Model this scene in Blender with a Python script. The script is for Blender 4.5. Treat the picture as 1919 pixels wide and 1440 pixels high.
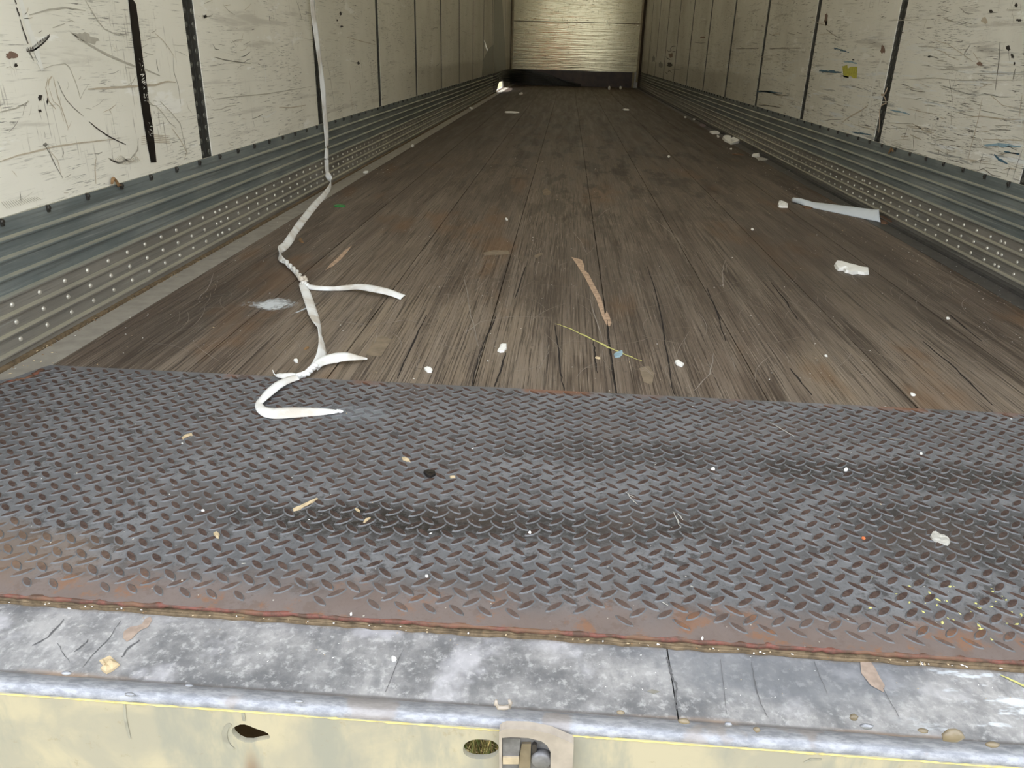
import bpy, bmesh, math, random
import numpy as np
from mathutils import Vector, Matrix
for o in list(bpy.data.objects): bpy.data.objects.remove(o)
S = bpy.context.scene
C = S.collection

# ------------------------------------------------------------------ camera
F, YAW, PITCH, ROLL, CX, CH = 1448.95, .05758, .40852, .02671, -.12667, .62043
def basis():
    f = np.array([-math.sin(YAW)*math.cos(PITCH), math.cos(YAW)*math.cos(PITCH), -math.sin(PITCH)])
    r = np.array([math.cos(YAW), math.sin(YAW), 0.]); u = np.cross(r, f)
    return f, math.cos(ROLL)*r+math.sin(ROLL)*u, -math.sin(ROLL)*r+math.cos(ROLL)*u
CF, CR, CU = basis()
cam = bpy.data.cameras.new('camera'); co = bpy.data.objects.new('camera', cam); C.objects.link(co)
cam.sensor_width = 36; cam.sensor_fit = 'HORIZONTAL'; cam.lens = F/1919*36
cam.clip_start = .02; cam.clip_end = 300
co.matrix_world = Matrix([[CR[0], CU[0], -CF[0], CX], [CR[1], CU[1], -CF[1], 0], [CR[2], CU[2], -CF[2], CH], [0, 0, 0, 1]])
S.camera = co
def onplane(x, y, ax, val):
    d = CF+CR*(x-959.5)/F-CU*(y-720)/F; o = np.array([CX, 0, CH]); t = (val-o[ax])/d[ax]
    return Vector((o+t*d).tolist())
def fl(x, y, z=0.): return onplane(x, y, 2, z)
HW, YL, YR, YE, ST = 1.249, 2.452, 2.452, 16.0, 1.2192     # half width, first posts, front wall, post pitch
RY = .64                                                   # rear edge of walls
# ------------------------------------------------------------------ world, sun, exposure
W = bpy.data.worlds.new('sky'); S.world = W; W.use_nodes = True
wn = W.node_tree.nodes; wl_ = W.node_tree.links
bg = wn['Background']
tc = wn.new('ShaderNodeTexCoord'); sp = wn.new('ShaderNodeSeparateXYZ'); wl_.new(tc.outputs['Generated'], sp.inputs[0])
cr = wn.new('ShaderNodeValToRGB'); wl_.new(sp.outputs['Z'], cr.inputs[0])
cr.color_ramp.elements[0].position = 0.; cr.color_ramp.elements[0].color = (.98, .98, .96, 1)
cr.color_ramp.elements[1].position = .6; cr.color_ramp.elements[1].color = (.90, .95, 1.0, 1)
wl_.new(cr.outputs[0], bg.inputs[0]); bg.inputs[1].default_value = 1.45
sd = bpy.data.lights.new('sun', 'SUN'); sd.energy = 5.0; sd.angle = math.radians(.6); sd.color = (1, .96, .9)
so = bpy.data.objects.new('sun', sd); C.objects.link(so)
SV = Vector((-math.cos(math.radians(31))*math.cos(math.radians(28)), math.cos(math.radians(31))*math.sin(math.radians(28)), math.sin(math.radians(31))))
so.rotation_euler = SV.to_track_quat('Z', 'Y').to_euler(); so.location = (-8, 12, 9)
S.view_settings.view_transform = 'Standard'; S.view_settings.look = 'None'
S.view_settings.exposure = 1.15; S.view_settings.gamma = 1; S.view_settings.use_curve_mapping = False
S.cycles.max_bounces = 10; S.cycles.diffuse_bounces = 7; S.cycles.glossy_bounces = 4

# ------------------------------------------------------------------ material helpers
DYG = fl(960, 1330, -.012).y-.641
class Mt:
    def __init__(s, name):
        s.m = bpy.data.materials.new(name); s.m.use_nodes = True
        s.n = s.m.node_tree.nodes; s.l = s.m.node_tree.links; s.b = s.n['Principled BSDF']
        s.g = s.n.new('ShaderNodeNewGeometry'); s.P = s.g.outputs['Position']; s._x = None
    def put(s, inp, v):
        if isinstance(v, bpy.types.NodeSocket): s.l.new(v, inp)
        elif isinstance(v, (tuple, list)) and len(v) == 3 and inp.type == 'RGBA': inp.default_value = (*v, 1)
        else: inp.default_value = v
    def xyz(s):
        if not s._x: s._x = s.n.new('ShaderNodeSeparateXYZ'); s.l.new(s.P, s._x.inputs[0])
        return s._x.outputs
    def mp(s, sc, loc=(0, 0, 0), rot=(0, 0, 0), v=None):
        n = s.n.new('ShaderNodeMapping'); s.l.new(v or s.P, n.inputs[0]); n.inputs['Scale'].default_value = sc
        n.inputs['Location'].default_value = loc; n.inputs['Rotation'].default_value = rot; return n.outputs[0]
    def noise(s, v=None, sc=1., det=4, ro=.55, dist=0.):
        n = s.n.new('ShaderNodeTexNoise'); s.l.new(v or s.P, n.inputs['Vector']); n.inputs['Scale'].default_value = sc
        n.inputs['Detail'].default_value = det; n.inputs['Roughness'].default_value = ro; n.inputs['Distortion'].default_value = dist
        return n.outputs['Fac']
    def white(s, v):
        n = s.n.new('ShaderNodeTexWhiteNoise'); n.noise_dimensions = '1D'; s.l.new(v, n.inputs['W']); return n.outputs['Value']
    def vor(s, v=None, sc=1., feat='F1'):
        n = s.n.new('ShaderNodeTexVoronoi'); n.feature = feat; s.l.new(v or s.P, n.inputs['Vector']); n.inputs['Scale'].default_value = sc
        return n.outputs['Distance']
    def ma(s, op, a, b=0., c=None, cl=False):
        n = s.n.new('ShaderNodeMath'); n.operation = op; n.use_clamp = cl; s.put(n.inputs[0], a); s.put(n.inputs[1], b)
        if c is not None: s.put(n.inputs[2], c)
        return n.outputs[0]
    def st(s, v, a, b, lo=0., hi=1.):          # smooth step a..b
        n = s.n.new('ShaderNodeMapRange'); n.interpolation_type = 'SMOOTHSTEP'; s.put(n.inputs[0], v)
        for i, q in enumerate((a, b, lo, hi)): n.inputs[i+1].default_value = q
        return n.outputs[0]
    def mix(s, f, a, b, bt='MIX'):
        n = s.n.new('ShaderNodeMix'); n.data_type = 'RGBA'; n.blend_type = bt; n.clamp_factor = True
        s.put(n.inputs[0], f); s.put(n.inputs[6], a); s.put(n.inputs[7], b); return n.outputs[2]
    def ell(s, cx, cy, rx, ry, soft=.6, wob=None, ax=(0, 1), rot=0.):      # 1 inside an ellipse in world coords
        X = s.xyz(); dx = s.ma('SUBTRACT', X[ax[0]], cx); dy = s.ma('SUBTRACT', X[ax[1]], cy)
        if rot:
            c_, s_ = math.cos(rot), math.sin(rot)
            a = s.ma('ADD', s.ma('MULTIPLY', dx, c_), s.ma('MULTIPLY', dy, s_)); b = s.ma('SUBTRACT', s.ma('MULTIPLY', dy, c_), s.ma('MULTIPLY', dx, s_)); dx, dy = a, b
        d = s.ma('SQRT', s.ma('ADD', s.ma('POWER', s.ma('ABSOLUTE', s.ma('DIVIDE', dx, rx)), 2.), s.ma('POWER', s.ma('ABSOLUTE', s.ma('DIVIDE', dy, ry)), 2.)))
        if wob is not None: d = s.ma('ADD', d, s.ma('MULTIPLY', s.ma('SUBTRACT', wob, .5), 1.6))
        return s.st(d, 1+soft/2, 1-soft/2)
    def bump(s, h, st=.3, d=.002):
        n = s.n.new('ShaderNodeBump'); n.inputs['Strength'].default_value = st; n.inputs['Distance'].default_value = d
        s.put(n.inputs['Height'], h); s.l.new(n.outputs[0], s.b.inputs['Normal'])
    def out(s, col, ro=.6, me=0., **k):
        s.put(s.b.inputs['Base Color'], col); s.put(s.b.inputs['Roughness'], ro); s.put(s.b.inputs['Metallic'], me)
        for a, v in k.items(): s.put(s.b.inputs[a.replace('_', ' ')], v)
        return s.m
def srgb(r, g, b):
    f = lambda c: (c/255/12.92) if c/255 <= .04045 else ((c/255+.055)/1.055)**2.4
    return (f(r), f(g), f(b))
def plain(name, col, ro=.7, me=0., var=.25, sc=60):
    m = Mt(name); n = m.noise(sc=sc, det=3)
    return m.out(m.mix(m.st(n, .35, .7), col, tuple(c*(1-var) for c in col)), ro, me)

def wall_mat(name, side):
    m = Mt(name); X = m.xyz(); L = side < 0
    base = srgb(243, 241, 231) if L else srgb(238, 237, 229)
    big = m.noise(sc=1.4, det=4); c = m.mix(m.st(big, .4, .72), base, srgb(226, 224, 213) if L else srgb(216, 214, 205))
    # repaired / cleaner rectangles and pale scrapes
    pale = m.noise(m.mp((1, 3, 12), (3, side*5, 1)), sc=1, det=5, ro=.7); c = m.mix(m.ma('MULTIPLY', m.st(pale, .6, .66), .7), c, srgb(250, 250, 246))
    # long horizontal rub streaks, several scales
    k = 1. if L else 1.5
    s1 = m.noise(m.mp((1, 1.6, 26), (0, 7*side, 3)), sc=1, det=7, ro=.66, dist=.5)
    c = m.mix(m.ma('MULTIPLY', m.st(s1, .57, .68), .3*k), c, srgb(150, 143, 132))
    s2 = m.noise(m.mp((1, 9, 210), (0, 2*side, 9), rot=(.05, 0, 0)), sc=1, det=6, ro=.7)
    gate = m.st(m.noise(sc=3.2, det=3), .44, .62)
    c = m.mix(m.ma('MULTIPLY', m.ma('MULTIPLY', m.st(s2, .56, .66), gate), .8*k, cl=True), c, srgb(98, 94, 86))
    s2b = m.noise(m.mp((1, 16, 330), (5, 8*side, 2), rot=(-.09, 0, 0)), sc=1, det=4, ro=.7)
    gate3 = m.st(m.noise(m.mp((1, 1, 1), (9, 4, 7)), sc=5, det=3), .5, .62)
    c = m.mix(m.ma('MULTIPLY', m.ma('MULTIPLY', m.st(s2b, .56, .64), gate3), .75*k, cl=True), c, srgb(80, 78, 74))
    # vertical ticks
    s3 = m.noise(m.mp((1, 150, 9), (0, 3, side*4)), sc=1, det=4, ro=.6)
    gate2 = m.st(m.noise(m.mp((1, 2.4, 3), (4, 0, 1)), sc=1.3, det=3), .56, .66)
    c = m.mix(m.ma('MULTIPLY', m.ma('MULTIPLY', m.st(s3, .6, .68), gate2), .55, cl=True), c, srgb(110, 100, 90))
    # black specks and grime blotches
    v = m.noise(m.mp((1, 22, 34)), sc=1, det=3, ro=.6); c = m.mix(m.ma('MULTIPLY', m.st(v, .735, .77), .8), c, srgb(50, 46, 42))
    if not L:
        w = m.noise(m.mp((1, 2.2, 40), (0, 11, 5)), sc=1, det=5, ro=.7); low = m.st(X[2], .95, .35)
        c = m.mix(m.ma('MULTIPLY', m.ma('MULTIPLY', m.st(w, .57, .64), low), .7), c, srgb(232, 238, 243))
        w = m.noise(m.mp((1, 2.6, 50), (2, 1, 8)), sc=1, det=5, ro=.7)
        c = m.mix(m.ma('MULTIPLY', m.ma('MULTIPLY', m.st(w, .58, .64), low), .6), c, srgb(112, 118, 122))
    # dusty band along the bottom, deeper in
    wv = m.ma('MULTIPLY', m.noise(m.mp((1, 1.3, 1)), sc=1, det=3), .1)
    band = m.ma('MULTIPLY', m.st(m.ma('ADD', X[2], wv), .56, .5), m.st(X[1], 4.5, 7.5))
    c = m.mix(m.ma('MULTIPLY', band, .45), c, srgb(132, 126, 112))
    # whole wall gets darker and yellower towards the front
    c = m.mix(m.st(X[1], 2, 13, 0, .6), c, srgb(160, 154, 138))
    m.bump(s2, .15, .001)
    return m.out(c, m.st(big, .3, .7, .42, .6), 0., Specular_IOR_Level=.35)
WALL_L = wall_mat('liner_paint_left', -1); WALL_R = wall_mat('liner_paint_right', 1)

def end_mat():
    m = Mt('front_liner'); X = m.xyz()
    big = m.noise(sc=2, det=4); c = m.mix(m.st(big, .35, .7), srgb(206, 200, 172), srgb(194, 188, 160))
    s = m.noise(m.mp((9, 1, 70)), sc=1, det=5, ro=.7); c = m.mix(m.ma('MULTIPLY', m.st(s, .57, .64), .85), c, srgb(84, 76, 56))
    s3 = m.noise(m.mp((70, 1, 9)), sc=1, det=5, ro=.7); c = m.mix(m.ma('MULTIPLY', m.st(s3, .58, .66), .75), c, srgb(96, 86, 64))
    m.bump(m.noise(m.mp((2, 1, 30)), sc=1, det=2), .5, .004)
    return m.out(c, .15, .6)
def wood_mat():
    m = Mt('weathered_floor_wood'); X = m.xyz()
    lam = m.white(m.ma('FLOOR', m.ma('MULTIPLY', X[0], 34.4))); brd = m.white(m.ma('FLOOR', m.ma('MULTIPLY', m.ma('ADD', X[0], 20.), 3.44)))
    segv = m.white(m.ma('ADD', m.ma('FLOOR', m.ma('MULTIPLY', X[0], 34.4)), m.ma('MULTIPLY', m.ma('FLOOR', m.ma('ADD', m.ma('MULTIPLY', X[1], 1.1), m.ma('MULTIPLY', lam, 7.))), 17.3)))
    c = m.mix(segv, srgb(88, 75, 66), srgb(108, 95, 84)); c = m.mix(m.ma('MULTIPLY', brd, .35), c, srgb(84, 74, 66))
    wob = m.noise(m.mp((5, 2.2, 1)), sc=1, det=5, ro=.65)
    # worn pale areas near the steel plate
    for cx, cy, rx, ry, a in ((-.42, 1.65, .34, .34, .5), (.56, 1.5, .16, .26, .55), (.86, 1.45, .12, .14, .45), (.72, 2.0, .1, .5, .3), (-.65, 2.1, .16, .5, .2)):
        c = m.mix(m.ma('MULTIPLY', m.ell(cx, cy, rx, ry, .8, wob), a), c, srgb(150, 136, 118))
    g1 = m.noise(m.mp((16, 1.0, 1)), sc=1, det=7, ro=.68, dist=.4); c = m.mix(m.st(g1, .42, .66), c, srgb(124, 112, 100))
    g1b = m.noise(m.mp((11, .8, 1), (5, 3, 0)), sc=1, det=6, ro=.65, dist=.6); c = m.mix(m.ma('MULTIPLY', m.st(g1b, .52, .66), .8), c, srgb(60, 48, 40))
    g2 = m.noise(m.mp((230, 2.4, 1)), sc=1, det=6, ro=.75, dist=.5); c = m.mix(m.ma('MULTIPLY', m.st(g2, .47, .62), .85), c, srgb(47, 38, 32))
    g3 = m.noise(m.mp((330, 4, 1), (3, 9, 0)), sc=1, det=5, ro=.75); c = m.mix(m.ma('MULTIPLY', m.st(g3, .54, .66), .75), c, srgb(152, 140, 127))
    br = m.noise(m.mp((4, 1.2, 1), (7, 2, 0)), sc=1, det=4); c = m.mix(m.ma('MULTIPLY', m.st(br, .56, .68), .5), c, srgb(112, 80, 50))
    # darker traffic areas
    for cx, cy, rx, ry, a in ((.75, 2.6, .3, .8, .4), (-1.0, 1.9, .14, .5, .35), (.12, 2.2, .3, .5, .25)):
        c = m.mix(m.ma('MULTIPLY', m.ell(cx, cy, rx, ry, .9, wob), a), c, srgb(62, 55, 50))
    c = m.mix(m.st(X[1], 1.9, 8, 0, .9), c, srgb(54, 41, 30))       # darker, browner boards inside
    # oily drips deep inside
    ow = m.noise(m.mp((6, 1.6, 1), (1, 4, 0)), sc=1, det=5, ro=.7); reg = m.ell(.15, 6.4, .95, 3.2, .9)
    c = m.mix(m.ma('MULTIPLY', m.ma('MULTIPLY', m.st(ow, .5, .57), reg), .75), c, srgb(36, 26, 20))
    dk = m.noise(m.mp((60, 60, 1)), sc=1, det=2); c = m.mix(m.ma('MULTIPLY', m.st(dk, .68, .75), .4), c, srgb(38, 32, 28))
    m.bump(m.ma('ADD', g2, m.ma('MULTIPLY', g1, .6)), .45, .0015)
    return m.out(c, m.st(g1, .3, .7, .5, .68), 0., Specular_IOR_Level=.45)
def steel_mat(lug=False):
    m = Mt('tread_lug_steel' if lug else 'tread_plate_steel'); X = m.xyz()
    n1 = m.noise(sc=9, det=6, ro=.6); n2 = m.noise(sc=140, det=4, ro=.7)
    if lug: c = m.mix(m.st(n2, .35, .65), srgb(62, 48, 44), srgb(88, 72, 66))
    else:
        c = m.mix(m.st(n1, .35, .68), srgb(97, 98, 102), srgb(121, 122, 126)); c = m.mix(m.ma('MULTIPLY', m.st(n2, .5, .68), .5), c, srgb(66, 64, 66))
    wob = m.noise(sc=13, det=6, ro=.65)
    brk = m.ma('ADD', m.ma('MULTIPLY', m.st(m.noise(m.mp((1, 1, 1), (7, 1, 0)), sc=120, det=5, ro=.75), .4, .56), .55), .45)
    for cx, cy, rx, ry, a in ((-.37, .915, .22, .045, .9), (-.14, .93, .24, .04, .7), (.46, 1.13, .26, .042, .8), (.46, .97, .15, .08, .75), (.0, 1.16, .2, .045, .55), (.62, .9, .12, .06, .6), (.1, .97, .12, .05, .4)):
        c = m.mix(m.ma('MULTIPLY', m.ma('MULTIPLY', m.ell(cx, cy, rx, ry, 1.1, wob), brk), min(1, a*1.15)*(.5 if lug else 1)), c, srgb(38, 34, 31))
    dk = m.noise(m.mp((1, 1, 1), (4, 2, 0)), sc=26, det=6, ro=.72); c = m.mix(m.ma('MULTIPLY', m.ma('MULTIPLY', m.st(dk, .52, .6), m.st(n1, .38, .56)), .4 if lug else .7), c, srgb(52, 48, 47))
    br = m.noise(m.mp((1, 1, 1), (1, 8, 0)), sc=6, det=5)
    c = m.mix(m.ma('MULTIPLY', m.st(br, .52, .66), .38), c, srgb(88, 76, 70))
    # rust along the rear edge, at the front edge and in the left corner
    ed = m.st(m.ma('ADD', X[1], m.ma('MULTIPLY', m.ma('SUBTRACT', wob, .5), .12)), .80, .725)
    c = m.mix(m.ma('MULTIPLY', ed, .35 if lug else .75), c, srgb(122, 106, 100))
    ro = m.st(m.noise(m.mp((1, 1, 1), (2, 2, 9)), sc=18, det=6, ro=.7), .53, .62)
    c = m.mix(m.ma('MULTIPLY', m.ma('MULTIPLY', ed, ro), .55), c, srgb(142, 96, 62))
    c = m.mix(m.ma('MULTIPLY', m.ell(-.9, .79, .2, .06, .9, wob), .5), c, srgb(128, 106, 88))
    c = m.mix(m.ma('MULTIPLY', m.ma('MULTIPLY', m.st(X[1], 1.375, 1.395), m.st(m.noise(sc=5, det=3), .5, .6)), .7), c, srgb(130, 84, 55))
    c = m.mix(m.ma('MULTIPLY', m.ell(-.49, 1.25, .06, .03, .9, wob), .3), c, srgb(140, 150, 160))
    sp = m.noise(sc=170, det=1); c = m.mix(m.ma('MULTIPLY', m.st(sp, .78, .8), .8), c, srgb(200, 198, 190))
    m.bump(n2, .25, .0008)
    return m.out(c, m.st(n1, .3, .7, .5, .62) if not lug else .75, .1 if not lug else 0., Specular_IOR_Level=.5 if not lug else .25)
def scuff_mat(name='scuff_steel', dark=False):
    m = Mt(name); X = m.xyz()
    s = m.noise(m.mp((1, 2.5, 150)), sc=1, det=5, ro=.65); b = m.noise(m.mp((1, 4, 14)), sc=1, det=5)
    up = m.mix(m.st(b, .35, .7), srgb(122, 132, 134), srgb(150, 158, 158)); lo = m.mix(m.st(b, .35, .7), srgb(160, 157, 150), srgb(140, 137, 131))
    c = m.mix(m.st(X[2], .136, .128), up, lo); c = m.mix(m.ma('MULTIPLY', m.st(s, .5, .68), .5), c, srgb(98, 101, 100))
    c = m.mix(m.ma('MULTIPLY', m.st(s, .42, .3), .45), c, srgb(196, 199, 196))
    # rub marks and a tan tone on upward faces
    du = m.st(m.noise(m.mp((1, 6, 20)), sc=1, det=5), .4, .6)
    nz = m.n.new('ShaderNodeSeparateXYZ'); m.l.new(m.g.outputs['Normal'], nz.inputs[0])
    c = m.mix(m.ma('MULTIPLY', m.st(nz.outputs[2], .25, .7), m.ma('ADD', m.ma('MULTIPLY', du, .3), .5)), c, srgb(172, 168, 150))
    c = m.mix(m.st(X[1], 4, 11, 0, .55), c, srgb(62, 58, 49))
    m.bump(s, .2, .001)
    return m.out(c if not dark else srgb(52, 52, 50), .42, .35)  # dark: shade of the backlit corner painted as a flat base colour
def galv_mat():
    m = Mt('galvanised_sill'); X = m.xyz()
    a = m.noise(sc=7, det=7, ro=.68); b = m.noise(m.mp((28, 7, 1), rot=(0, 0, .5)), sc=1, det=6, ro=.7); d = m.noise(sc=90, det=5, ro=.7)
    c = m.mix(m.st(a, .36, .64), srgb(106, 107, 111), srgb(172, 171, 173)); c = m.mix(m.ma('MULTIPLY', m.st(b, .5, .68), .55), c, srgb(110, 112, 116))
    c = m.mix(m.ma('MULTIPLY', m.st(d, .5, .68), .5), c, srgb(206, 206, 208)); c = m.mix(m.ma('MULTIPLY', m.st(d, .45, .3), .35), c, srgb(104, 106, 112))
    e = m.noise(m.mp((1, 1, 1), (5, 5, 0)), sc=11, det=5); c = m.mix(m.ma('MULTIPLY', m.st(e, .56, .7), .6), c, srgb(204, 203, 211))
    w = m.noise(m.mp((9, 26, 1)), sc=1, det=5, ro=.7)
    c = m.mix(m.ma('MULTIPLY', m.ma('MULTIPLY', m.st(w, .54, .62), m.st(X[0], .22, .36)), .8), c, srgb(224, 232, 242))  # white highlights painted into the right part of the sill colour
    c = m.mix(m.ma('MULTIPLY', m.ell(.15, .69, .16, .05, .9, a), .6), c, srgb(120, 124, 132))
    c = m.mix(m.ma('MULTIPLY', m.st(m.ma('ADD', X[1], m.ma('MULTIPLY', b, .02)), .716, .728), .8), c, srgb(128, 116, 98))
    c = m.mix(m.ma('MULTIPLY', m.st(m.ma('SUBTRACT', X[1], m.ma('MULTIPLY', a, .006)), .6445+DYG, .6405+DYG), .75), c, srgb(96, 92, 92))  # crease shadow beside the rounded edge, painted into the colour
    r = m.noise(m.mp((5, 30, 1), (2, 0, 0)), sc=1, det=4); c = m.mix(m.ma('MULTIPLY', m.ma('MULTIPLY', m.st(r, .54, .66), m.st(X[1], .652+DYG, .644+DYG)), .45), c, srgb(178, 148, 122))
    m.bump(d, .25, .0012)
    return m.out(c, .52, .12)
def face_mat():
    m = Mt('cream_rear_face'); X = m.xyz()
    a = m.noise(sc=9, det=5, ro=.6, dist=.4); b = m.noise(m.mp((18, 1, 6)), sc=1, det=5, ro=.65)
    c = m.mix(m.st(a, .38, .6), srgb(186, 178, 155), srgb(166, 162, 148)); c = m.mix(m.ma('MULTIPLY', m.st(b, .48, .66), .75), c, srgb(150, 151, 143))
    d = m.noise(sc=60, det=5, ro=.7); c = m.mix(m.ma('MULTIPLY', m.st(d, .6, .72), .4), c, srgb(150, 136, 108))
    c = m.mix(m.ma('MULTIPLY', m.ell(-.428, -.12, .010, .045, 1.2, b, (0, 2)), .7), c, srgb(128, 96, 74))
    return m.out(c, .5)
def nose_mat():
    m = Mt('worn_edge_steel'); a = m.noise(m.mp((60, 200, 60)), sc=1, det=5, ro=.7); b = m.noise(sc=14, det=4)
    c = m.mix(m.st(a, .35, .65), srgb(132, 135, 143), srgb(166, 168, 176)); c = m.mix(m.ma('MULTIPLY', m.st(b, .54, .6), .6), c, srgb(150, 142, 138))
    m.bump(a, .3, .001); return m.out(c, .34, .3)
def weldmat():
    m = Mt('rusty_weld'); a = m.noise(sc=55, det=5, ro=.7); b = m.noise(m.mp((1, 1, 1), (3, 0, 0)), sc=16, det=4)
    c = m.mix(m.st(a, .38, .6), srgb(118, 70, 60), srgb(80, 58, 46)); c = m.mix(m.ma('MULTIPLY', m.st(b, .5, .62), .7), c, srgb(112, 84, 62)); m.bump(a, .5, .002)
    return m.out(c, .6, .05)
M = dict(
 rim=plain('worn_lug_rim', srgb(106, 107, 111), .55, .05, .35, 90),
 sgray=plain('sill_scratch', srgb(98, 98, 101), .6), stain=plain('pinkish_stain', srgb(168, 150, 138), .7, 0, .25, 90), runm=plain('faint_rust_run', srgb(196, 180, 154), .6), fgray=plain('face_scuff', srgb(164, 162, 150), .6),
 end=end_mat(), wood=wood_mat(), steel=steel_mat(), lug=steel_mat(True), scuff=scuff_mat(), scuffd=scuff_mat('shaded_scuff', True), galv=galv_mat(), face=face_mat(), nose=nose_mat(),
 outer=plain('outer_sheet', (.5, .5, .5), .5), post=plain('black_post', srgb(66, 67, 66), .42, .3, .35, 40), rivet=plain('bare_rivet', srgb(214, 211, 202), .3, .5, .15),
 ring=plain('post_rivet', srgb(118, 120, 116), .38, .5, .3), bolt=plain('dark_bolt', srgb(62, 60, 56), .5, .4), white=plain('white_vinyl', srgb(238, 238, 232), .55, 0, .05),
 black=plain('black_film', srgb(26, 22, 21), .4, 0, .3), ink=plain('black_scuff', srgb(60, 55, 51), .7), gray=plain('grey_rub', srgb(188, 184, 172), .6, 0, .15), tan=plain('tan_rub', srgb(198, 187, 168), .6, 0, .15),
 dgray=plain('dark_grey_rub', srgb(140, 137, 129), .6), rust=plain('rust_stain', srgb(136, 112, 98), .7), yellow=plain('yellow_paint', srgb(196, 192, 84), .6), blue=plain('blue_rub', srgb(78, 112, 132), .6), lblue=plain('pale_blue_rub', srgb(150, 180, 196), .6),
 edge=plain('edge_aluminium', srgb(160, 155, 146), .55, .1, .2, 25), edged=plain('dirty_edge_aluminium', srgb(88, 86, 84), .5, .2, .3, 25), gap=plain('dirt_gap', srgb(56, 42, 32), .9), lip=plain('split_wood_lip', srgb(128, 110, 86), .8, 0, .5, 90),
 weld=weldmat(), paint=plain('yellow_seal', srgb(212, 198, 132), .55), foam=plain('white_foam', srgb(240, 240, 238), .75, 0, .04), plast=plain('bluish_white_plastic', srgb(208, 216, 226), .4, 0, .03),
 web=None, straw=plain('pale_wood', srgb(204, 184, 150), .75, 0, .25, 120), board=plain('brown_wood', srgb(112, 84, 64), .8, 0, .3), leaf=plain('dry_leaf', srgb(142, 112, 78), .8, 0, .4), gum=plain('grey_gum', srgb(190, 188, 182), .8, 0, .3, 150),
 green=plain('green_plastic', srgb(40, 132, 62), .4), orange=plain('orange_chip', srgb(216, 122, 74), .6), gouge=plain('bare_wood', srgb(190, 162, 138), .8, 0, .35, 70), gougep=plain('scraped_wood', srgb(132, 118, 100), .8, 0, .25, 40), scr=plain('floor_scratch', srgb(146, 137, 128), .7, 0, .3, 20),
 chalk=plain('yellow_chalk', srgb(206, 202, 128), .9), crack=plain('wood_crack', srgb(34, 27, 24), .9), kick=plain('dark_kick_plate', srgb(66, 52, 44), .35, .2, .5, 8), corner=plain('corner_trim', srgb(150, 138, 112), .4, .2, .3, 20), dcorner=plain('dark_corner', srgb(54, 38, 20), .7),
 patch=plain('grey_patch_sheet', srgb(134, 134, 124), .45, 0, .06, 4), purple=plain('purple_film', srgb(120, 104, 112), .4), seal=plain('amber_seal', srgb(138, 126, 106), .25, 0, .3, 40), bracket=plain('weathered_bracket', srgb(182, 172, 162), .6, .1, .2, 40), brgrey=plain('zinc_bracket', srgb(140, 140, 144), .5, .3, .45, 60),
 pale=plain('pale_tape', srgb(196, 180, 160), .6), chassis=plain('rusty_chassis', srgb(70, 48, 34), .8), truck=plain('orange_paint', srgb(214, 84, 46), .35), glass=plain('dark_glass', (.02, .02, .02), .1), tire=plain('rubber', (.02, .02, .02), .8), bark=plain('bark', (.1, .07, .05), .9), crown=plain('leaves', (.09, .14, .04), .8, 0, .6, 3))
def webmat():
    m = Mt('white_webbing'); n = m.noise(sc=260, det=2); n2 = m.noise(sc=12, det=4)
    c = m.mix(m.st(n2, .45, .7), srgb(236, 238, 240), srgb(206, 200, 192)); c = m.mix(m.ma('MULTIPLY', m.ell(-.84, 2.07, .03, .03, 1.2), .4), c, srgb(205, 175, 130))
    m.bump(n, .5, .0012); return m.out(c, .75)
M['web'] = webmat()
def powder():
    m = Mt('white_powder'); n = m.noise(sc=70, det=7, ro=.75); b = m.noise(m.mp((12, 5, 1)), sc=1, det=3)
    w = m.noise(m.mp((20, 9, 1), rot=(0, 0, .5)), sc=1, det=5, ro=.7)
    e = m.ma('ADD', m.ma('MULTIPLY', m.ell(-.855, 1.885, .055, .05, 1.6, w), .42), m.ma('ADD', m.ma('MULTIPLY', m.ell(-.765, 1.85, .005, .065, 1.2, None, (0, 1), -.35), .42), m.ma('MULTIPLY', m.ell(-.9, 1.83, .10, .05, 1.8, w), .2)))
    f = m.ma('MULTIPLY', m.st(m.ma('ADD', e, m.ma('MULTIPLY', n, .6)), .56, .8), .8)
    m.out(srgb(214, 220, 226), .9, 0., Alpha=f); return m.m
M['powder'] = powder()
def roofmat():
    m = Mt('translucent_roof'); t = m.n.new('ShaderNodeBsdfTranslucent'); t.inputs[0].default_value = (.88, .83, .73, 1)  # translucency added to the unseen roof so daylight reaches the far end
    x = m.n.new('ShaderNodeMixShader'); x.inputs[0].default_value = .31
    m.out((.75, .74, .68), .6); m.l.new(m.b.outputs[0], x.inputs[1]); m.l.new(t.outputs[0], x.inputs[2])
    m.l.new(x.outputs[0], m.n['Material Output'].inputs[0]); return m.m
M['roof'] = roofmat()
def grassmat():
    m = Mt('dry_grass'); n = m.noise(sc=30, det=2); return m.out(m.mix(m.st(n, .35, .65), srgb(84, 98, 44), srgb(140, 124, 76)), .8)
M['grass'] = grassmat()

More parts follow.
